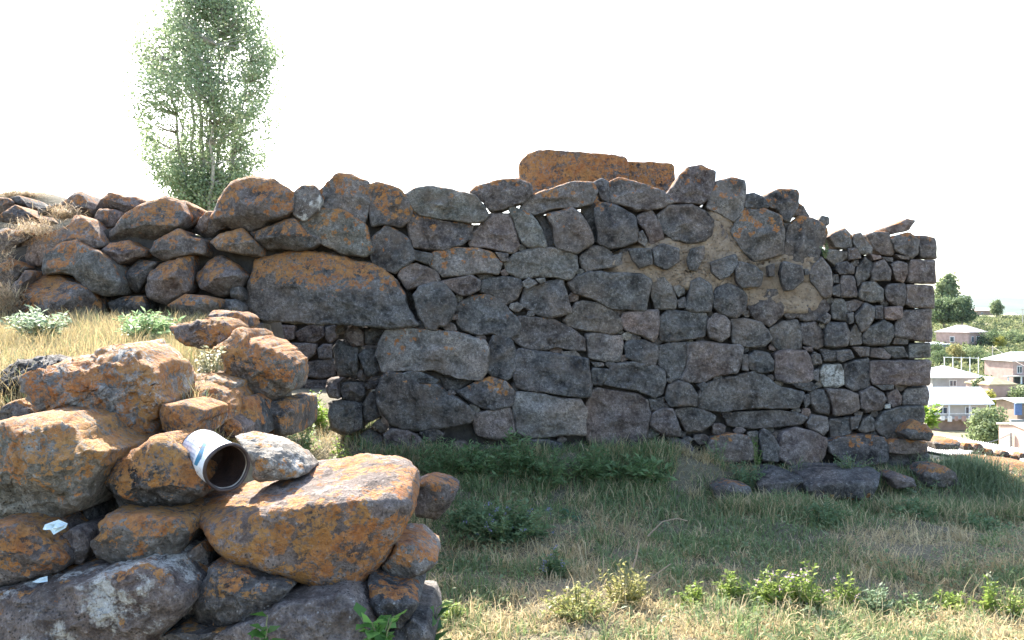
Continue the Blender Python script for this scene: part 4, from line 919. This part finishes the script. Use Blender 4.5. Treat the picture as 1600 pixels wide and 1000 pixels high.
twig([(1012,838),(1035,815),(1058,810),(1074,814)],5.9,'bent pale dry twig lying in the shaded grass')

# ---------------------------------------------------------------- poplar on the left
def poplar():
    D=28.0; b=px(322,330,D); zb=hz(b.x,b.y); root=empty('poplar_tree',(b.x,b.y,zb),'tall airy poplar tree rising behind the rubble wall','tree')
    sc=D/F; fork=b.z-zb-.8; top=(330+28)*sc+fork+.8
    mb=MB(); mb.tube([(0,0,-.2),(0.05,0,fork*.5),(0,0,fork)],[.34,.27,.24],8)
    env=lambda z: float(np.interp((z-fork)/(top-fork),[0,.06,.13,.22,.38,.55,.72,.88,.96,1.0],[.2,.5,1.0,1.65,2.35,2.5,2.35,1.85,1.25,.4]))
    nodes=[]
    for l in range(12):
        a=l*2.4+random.uniform(-.3,.3); rr=(l+.6)/12; zt=fork+(top-fork)*random.uniform(.72,.99)*(1-.22*rr)
        e=Vector((math.cos(a)*env(zt)*rr*.8,math.sin(a)*env(zt)*rr*.8,zt)); f0=Vector((math.cos(a)*.12,math.sin(a)*.12,fork-.2)); pts=[]
        for k in range(11):
            t=k/10; p=f0.lerp(e,t); bw=math.sin(t**.7*math.pi)*.30*rr*env(fork+(zt-fork)*.5)*.5
            p+=Vector((math.cos(a)*bw+random.gauss(0,.05),math.sin(a)*bw+random.gauss(0,.05),0)); pts.append(p); nodes.append((p,t))
        mb.tube(pts,[.075*(1-t/10.8)+.008 for t in range(11)],5)
    C=[];Dd=[];made=0
    while made<1500:
        z=random.uniform(fork+.25,top); r=env(z)*(1+.20*noise.noise(Vector((z*.8,3,1)))); a=random.uniform(0,6.283); q=random.random()**.5*r*(1+.18*noise.noise(Vector((math.cos(a)*1.5,math.sin(a)*1.5,z*.6))))
        c=Vector((math.cos(a)*q,math.sin(a)*q,z))
        if noise.noise(Vector((c.x*.75,c.y*.75,c.z*.5+7)))>.12: continue
        made+=1
        p=min((n_ for n_ in nodes if n_[0].z<c.z-.15 or n_[1]<.15),key=lambda n_:(n_[0]-c).length+.4*abs(n_[0].z-c.z+.7),default=nodes[0])[0]
        mb.tube([p,p.lerp(c,.55)-Vector((0,0,.08)),c],[.02,.012,.004],3)
        ax=(c-p).normalized()*.7+Vector((0,0,.5)); n_=random.randint(20,52); sg=random.uniform(.09,.20)
        for m in range(n_):
            g=c+ax*random.gauss(0,.26)+Vector((random.gauss(0,sg),random.gauss(0,sg),random.gauss(0,sg))); C.append(tuple(g)); an=random.uniform(0,6.283); Dd.append((math.cos(an),math.sin(an),random.uniform(-.9,.3)))
    mb.build('trunk',plain('poplar_bark',(.40,.37,.31),.9,0,.25,6,.4),root,smooth=True)
    C=np.array(C);Dd=np.array(Dd);Dd/=np.linalg.norm(Dd,axis=1)[:,None]; n=len(C)
    V,Q,cc=leaf_quads(C,Dd,rng.normal(0,1,(n,3)),rng.uniform(.06,.125,n),rng.uniform(.055,.105,n),mixc((.25,.335,.205),(.42,.50,.33),rng.random(n)))
    mobj('crown',mesh_np('crown',V,[Q],False,cc),LEAF,root)
poplar()

# ---------------------------------------------------------------- village across the valley
def tree(xp,yb,yt,wpx,d,label,c1=(.05,.09,.03),c2=(.11,.17,.05),n=2600,leaf=None,lobes=11,name='tree',cat='tree',tr=.25):
    b=px(xp,yb,d); s=d/F; w=wpx*s/2; zg=min(hz(b.x,b.y),b.z); h=px(xp,yt,d).z-zg; root=empty(name,(b.x,b.y,zg),label,cat)
    dz=0; mb=MB(); mb.tube([(0,0,-.2),(.02*w,0,dz+h*.3),(0,0,dz+h*.75)],[.03*h,.022*h,.008*h],6)
    for k in range(5):
        a=random.uniform(0,6.28); mb.tube([(0,0,dz+h*(.25+.08*k)),(math.cos(a)*w*.6,math.sin(a)*w*.6,dz+h*(.5+.07*k))],[.018*h,.006*h],4)
    mb.build('trunk',BARK,root)
    C=[];N=[]
    L=[]
    for k in range(lobes):
        t=(k+.5)/lobes; zz=dz+h*(tr+(1-tr)*(.12+.70*t)); rr=w*math.sin(math.pi*(.18+.72*t))*.75; a=k*2.4+random.random(); L.append((math.cos(a)*rr*.65,math.sin(a)*rr*.65,zz,w*random.uniform(.42,.62)*(1.1-.2*t),h*(1-tr)*random.uniform(.15,.23)))
    for q in range(n):
        l=random.choice(L); v=Vector((random.gauss(0,1),random.gauss(0,1),random.gauss(0,1))).normalized()*random.uniform(.55,1.08)
        C.append((l[0]+v.x*l[3],l[1]+v.y*l[3],l[2]+v.z*l[4])); N.append(tuple(v))
    C=np.array(C);D=rng.normal(0,1,(n,3));D/=np.linalg.norm(D,axis=1)[:,None]; lf=leaf or max(h,w)*.065
    V,Q,cc=leaf_quads(C,D,np.array(N),rng.uniform(.6,1.3,n)*lf,rng.uniform(.5,1.0,n)*lf,mixc(c1,c2,rng.random(n)))
    mobj('crown',mesh_np('crown',V,[Q],False,cc),VEG,root); return root
LG=((.15,.20,.10),(.25,.30,.16)); MG=((.09,.14,.07),(.17,.22,.11)); YL=((.30,.30,.06),(.42,.40,.10))
tree(1480,512,427,38,300,'tall pale tree behind the dark round tree on the far slope',*LG)
tree(1474,520,462,62,275,'dark round tree touching the wall edge on the far slope',*MG,n=4000)
tree(1503,514,461,42,270,'dark bushy tree right of the round one, above the pink-roofed house',*MG,n=3200)
tree(1557,500,468,22,330,'lone slim tree on the ridge between two far houses',*LG)
for a,b,c,w,d,l,cc in [(1462,572,534,34,180,'green bush left below the pink-roofed house',MG),(1492,574,536,36,175,'autumn-tinted bush in front of the pink-roofed house',((.22,.22,.08),(.34,.30,.14))),(1522,578,538,46,175,'bright green bush right below the pink-roofed house',LG),
    (1546,552,514,46,215,'green tree right of the pink-roofed house',MG),(1562,548,524,22,212,'yellowish bush on the slope right of the pink-roofed house',YL),(1578,556,512,44,225,'tree on the slope above the two-storey house',LG),(1597,560,520,30,220,'tree above the two-storey house at the right edge',MG),
    (1470,560,545,40,170,'low hedge under the pink-roofed house',MG),(1545,572,552,36,168,'low bush left of the two-storey house',MG),(1598,590,548,16,235,'small bush behind the two-storey house',LG),
    (1547,695,634,80,68,'large full green tree beside the porch house',LG),(1543,636,609,34,92,'yellow-green tree above the large full tree',YL),(1592,632,601,44,100,'round green tree below the two-storey house',LG),(1530,620,588,26,104,'bushes beside the low earth-roofed building',MG)]:
    tree(a,b,c,w,d,l,*cc,n=3600 if w>60 else 1900,tr=.12)
# hedges and scrub of the far slope that read as one mass
C=[];cs=[]
for q in range(1700):
    d=random.uniform(120,340); xp=random.uniform(1440,1640) if q<1000 else random.uniform(1150,2000); x=(xp-800)/F*d; z=hz(x,d)
    if d<165 and xp>1540: continue
    r=random.uniform(.8,2.6)*(1 if noise.noise(Vector((x*.03,d*.02,1)))>-.1 else .4); base=np.array(mixc((.10,.14,.07),(.25,.26,.13),np.array([random.random()]))[0])
    for k in range(34):
        v=Vector((random.gauss(0,1),random.gauss(0,1),abs(random.gauss(0,1)))).normalized()*r*random.uniform(.6,1.05); C.append((x+v.x,d+v.y,z+v.z*.8)); cs.append(base)
C=np.array(C);n=len(C);D=rng.normal(0,1,(n,3));D/=np.linalg.norm(D,axis=1)[:,None]
V,Q,cc=leaf_quads(C,D,rng.normal(0,1,(n,3)),rng.uniform(.4,.9,n),rng.uniform(.35,.7,n),np.array(cs))
o=mobj('scrub',mesh_np('scrub',V,[Q],False,cc),VEG); o['kind']='stuff'; tag(o,'green scrub and hedges scattered over the far slope','scrub')

WHT=plain('white_sheet_roof',(.72,.74,.74),.45,.0,.06,.8); PNK=plain('pink_asbestos_roof',(.55,.47,.44),.8,0,.12,1.5); TUF=plain('tuff_wall',(.42,.29,.25),.9,0,.2,1.2); PLA=plain('plaster',(.50,.45,.38),.9,0,.12,1)
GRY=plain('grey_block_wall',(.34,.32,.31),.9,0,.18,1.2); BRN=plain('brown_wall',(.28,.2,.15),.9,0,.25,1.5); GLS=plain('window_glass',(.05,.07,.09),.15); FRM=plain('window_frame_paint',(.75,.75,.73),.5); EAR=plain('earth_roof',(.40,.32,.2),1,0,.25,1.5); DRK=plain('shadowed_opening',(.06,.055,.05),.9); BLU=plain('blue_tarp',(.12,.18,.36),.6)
def house(xp,yb,d,w,dp,wh,rh,rot,wallm,roofm,label,wins=(),hip=True,over=.4,name='house',side=(),cat='house'):
    b=px(xp,yb,d); root=empty(name,b,label,cat,rz=R(rot)); x0,x1,y0,y1=-w/2,w/2,-dp/2,dp/2
    m=MB(); m.box(x0,x1,y0,y1,-3,wh); m.build('wall',wallm,root)
    o=over; m=MB(); e=wh+.02
    if hip:
        k=min(w,dp)*.38; r0,r1=(x0+k,x1-k); base=[(x0-o,y0-o),(x1+o,y0-o),(x1+o,y1+o),(x0-o,y1+o)]
        if w>=dp: rid=[(x0+k,0),(x1-k,0)]
        else: rid=[(0,y0+k),(0,y1-k)]
        v=[(a,c,e) for a,c in base]+[(a,c,e+.14) for a,c in base]+[(a,c,e+rh) for a,c in rid]
        fs=[(3,2,1,0)]+[(i,(i+1)%4,(i+1)%4+4,i+4) for i in range(4)]
        fs+= [(4,5,9,8),(5,6,9),(6,7,8,9),(7,4,8)] if w>=dp else [(4,5,8),(5,6,9,8),(6,7,9),(7,4,8,9)]
        m.add(v,fs)
    else:
        v=[(x0-o,y0-o,e),(x1+o,y0-o,e),(x1+o,0,e+rh),(x0-o,0,e+rh),(x1+o,y1+o,e),(x0-o,y1+o,e)]; v+=[(a,c,q+.12) for a,c,q in v]
        m.add(v,[(0,3,2,1),(3,5,4,2),(6,7,8,9),(9,8,10,11),(0,1,7,6),(4,5,11,10),(1,2,8,7),(2,4,10,8),(5,3,9,11),(3,0,6,9)])
        g=MB(); g.add([(x0,y0,wh),(x0,y1,wh),(x0,0,wh+rh*dp/(dp+2*o))],[(0,1,2)]); g.build('gable',wallm,root); g=MB(); g.add([(x1,y0,wh),(x1,y1,wh),(x1,0,wh+rh*dp/(dp+2*o))],[(0,2,1)]); g.build('gable',wallm,root)
    m.build('roof',roofm,root)
    for (cx,cz,ww,hh) in wins:
        f=MB(); f.box(cx-ww/2,cx+ww/2,y0-.06,y0+.02,cz-hh/2,cz+hh/2); wo=f.build('window',FRM,root)
        for sx in (-1,1):
            g=MB(); g.box(cx+sx*ww*.24-ww*.19,cx+sx*ww*.24+ww*.19,y0-.075,y0-.03,cz-hh*.42,cz+hh*.42); g.build('pane',GLS,wo)
    for (cy,cz,ww,hh) in side:
        f=MB(); f.box(x0-.06,x0+.02,cy-ww/2,cy+ww/2,cz-hh/2,cz+hh/2); wo=f.build('window',FRM,root)
        g=MB(); g.box(x0-.075,x0-.03,cy-ww*.4,cy+ww*.4,cz-hh*.42,cz+hh*.42); g.build('pane',GLS,wo)
    return root
house(1502,540,220,8.2,8.6,3.4,1.9,32,TUF,PNK,'reddish house with pinkish hip roof on the far slope',wins=[(-2.4,1.7,1.0,1.5),(0,1.5,1.5,2.0),(2.4,1.7,1.0,1.5)],side=[(0,1.7,1.2,1.4)])
house(1455,548,215,6,5,1.6,.6,20,GRY,WHT,'low shed with pale roof left of the reddish house',name='shed',cat='shed')
h2=house(1592,603,150,8.4,6.5,4.5,1.5,12,TUF,WHT,'two-storey tuff house with white hip roof at the right edge',wins=[(-2.9,3.1,1.0,1.3),(-1.4,3.1,1.0,1.3),(1.2,3.0,1.0,1.4)])
for k in range(4):
    m=MB(); m.box(-4.3+k*2.3,-2.6+k*2.3,-3.62,-3.4,.2,1.9); m.build('arcade_shade_slab',DRK,h2)  # solid dark slab, its colour standing for the shade inside the arcade
m=MB(); m.box(-6.5,4.6,-4.6,-3.55,1.95,2.12); m.build('balcony_slab',PLA,h2)
for k in range(5):
    m=MB(); m.box(-6.3+k*2.6,-6.1+k*2.6,-4.5,-4.3,-1,1.95); m.build('pillar',FRM,h2)
house(1476,606,112,6.4,6.5,1.5,1.35,0,GRY,WHT,'grey block house with white sheet roof behind the porch house',wins=[(-.6,.85,.9,.8),(1.9,.85,1.1,.9)],hip=True)
h4=house(1480,665,90,6.2,4,2.4,1.55,2,PLA,WHT,'porch house with white tin roof and balcony rail, nearest beyond the wall',wins=[(-1.6,1.8,1.0,.75),(1.4,1.8,1.3,.8)],hip=False,over=.5)
m=MB(); m.box(-3.6,3.2,-3.4,-2.0,1.05,1.17); m.build('balcony_slab',PLA,h4)
m=MB(); m.box(-3.5,3.1,-2.9,-2.7,-2,1.0); m.build('lower_wall',BRN,h4)
m=MB(); m.box(2.0,3.0,-2.96,-2.91,-1.5,.8); m.build('lower_door',DRK,h4)
for k in range(4):
    m=MB(); m.box(-3.4+k*2.15,-3.28+k*2.15,-2.55,-2.43,1.17,2.38); m.build('post',FRM,h4)
m=MB(); m.box(-3.5,3.1,-3.36,-3.30,1.6,1.66); m.build('rail',FRM,h4)
for k in range(9):
    m=MB(); xx=-3.3+k*.72; m.box(xx,xx+random.uniform(.3,.6),-3.46,-3.41,1.0-random.uniform(0,.25),1.4); m.build('hanging_cloth',random.choice([FRM,FRM,PLA,TUF]),h4)
h5=house(1548,622,104,3.6,4,1.7,.9,10,TUF,EAR,'low stone building with rounded earth roof',hip=True,over=.15,name='low_building',cat='building')
h6=house(1596,655,82,3.0,3,1.7,.25,5,BRN,WHT,'small brown shed with flat pale roof at the right edge',hip=False,name='shed',cat='shed')
m=MB(); m.box(-1.9,-1.2,-1.75,-1.6,.6,1.9); m.build('tarp',BLU,h6)
house(1533,495,380,9,6,2.6,1.4,10,BRN,PNK,'far brown house with pale roof on the ridge, left of the lone tree',wins=[(-2,1.4,.9,1)])
house(1580,501,380,6.5,5,2.0,1.4,-8,TUF,WHT,'far small house with white roof on the ridge, right of the lone tree')
m=MB(); b=px(1605,672,80); m.box(-1.6,1.6,-.15,.15,-2,1.0); tag(m.build('garden_wall',GRY,None,b),'grey garden wall below the small brown shed','wall')
house(1618,722,50,2.6,3,2.0,.2,0,TUF,PLA,'pinkish building corner with white pole at the right edge above the corrugated roof',hip=False,over=.1,name='building',cat='building')
# near corrugated roof
def corr():
    P1,P2,P3,P4=px(1440,674,36),px(1660,712,31),px(1660,742,25),px(1440,702,29); c=(P1+P3)/2; root=empty('corrugated_roof_shed',(c.x,c.y,hz(c.x,c.y)),'long shed with pale corrugated roof just below the wall end','shed')
    n=220; v=[];f=[]
    nm=(P2-P1).cross(P4-P1).normalized(); nm=nm if nm.z>0 else -nm
    for i in range(n+1):
        t=i/n; o=nm*(.022*math.sin(i*math.pi/2.0)); a=P1.lerp(P2,t)+o; b=P4.lerp(P3,t)+o; v+=[a-root.location,b-root.location]
        if i: f.append((2*i-2,2*i-1,2*i+1,2*i))
    me=bpy.data.meshes.new('roof_sheet'); me.from_pydata([tuple(p) for p in v],[],f); me.update(); o=mobj('roof_sheet',me,plain('corrugated_sheet',(.55,.52,.49),.6,0,.15,1),root); md=o.modifiers.new('t','SOLIDIFY'); md.thickness=.02
    m=MB(); vs_=[P-root.location-Vector((0,0,.12)) for P in (P1,P2,P3,P4)]; m.add(vs_+[v_-Vector((0,0,4)) for v_ in vs_],[(0,1,5,4),(1,2,6,5),(2,3,7,6),(3,0,4,7)]); m.build('wall',GRY,root)
corr()
def pole(x,yt,yb,d,label,r=.09,arm=True):
    b=px(x,yb,d); h=(yb-yt)*d/F; root=empty('utility_pole',b,label,'pole'); m=MB(); m.tube([(0,0,-1),(0,0,h)],[r,r*.7],8); m.build('shaft',plain('pole_wood',(.4,.38,.36),.9),root)
    if arm:
        m=MB(); m.box(-.8,.8,-.05,.05,h-.5,h-.38); m.build('cross_arm',BRN,root)
    return root
pole(1598,482,512,300,'distant utility pole on the ridge at the right edge',.14); pole(1551,540,570,160,'utility pole behind the low bush left of the two-storey house',.1)
pole(1579,676,702,50,'white post beside the corrugated roof',.12,False)
def wire(a,b,label):
    P,Q=px(*a),px(*b); m=MB(); m.tube([P.lerp(Q,t/8)-P-Vector((0,0,.4*math.sin(t/8*math.pi))) for t in range(9)],.025,4); tag(m.build('wire',GRY,None,P),label,'wire')
wire((1551,541,160),(1640,590,120),'overhead wire running from the pole towards the two-storey house'); wire((1500,684,50),(1579,678,50),'slack wire above the corrugated roof')
fr=empty('pipe_frame',px(1500,572,120),'rusty white pipe frame behind the grey block house','fence')
for k in range(5):
    m=MB(); m.tube([(-2.2+k*1.2,0,-1),(-2.2+k*1.2,0,1.3)],.06,6); m.build('post',FRM,fr)
m=MB(); m.tube([(-2.3,0,1.25),(2.7,0,1.1)],.05,6); m.build('rail',FRM,fr)

# ---------------------------------------------------------------- air between here and the far hill
HAZE=0.000025
m=bpy.data.materials.new('haze'); m.use_nodes=True; nt=m.node_tree; nt.nodes.remove(nt.nodes['Principled BSDF'])
pv=nt.nodes.new('ShaderNodeVolumePrincipled'); pv.inputs['Color'].default_value=(.74,.87,1,1); pv.inputs['Density'].default_value=HAZE
nt.links.new(pv.outputs[0],nt.nodes['Material Output'].inputs['Volume'])
mb=MB(); mb.box(-4300,4300,-260,5200,-16,125); hzo=mb.build('haze',m); hzo['kind']='stuff'; tag(hzo,'thin pale haze over the valley and the far hill','haze')
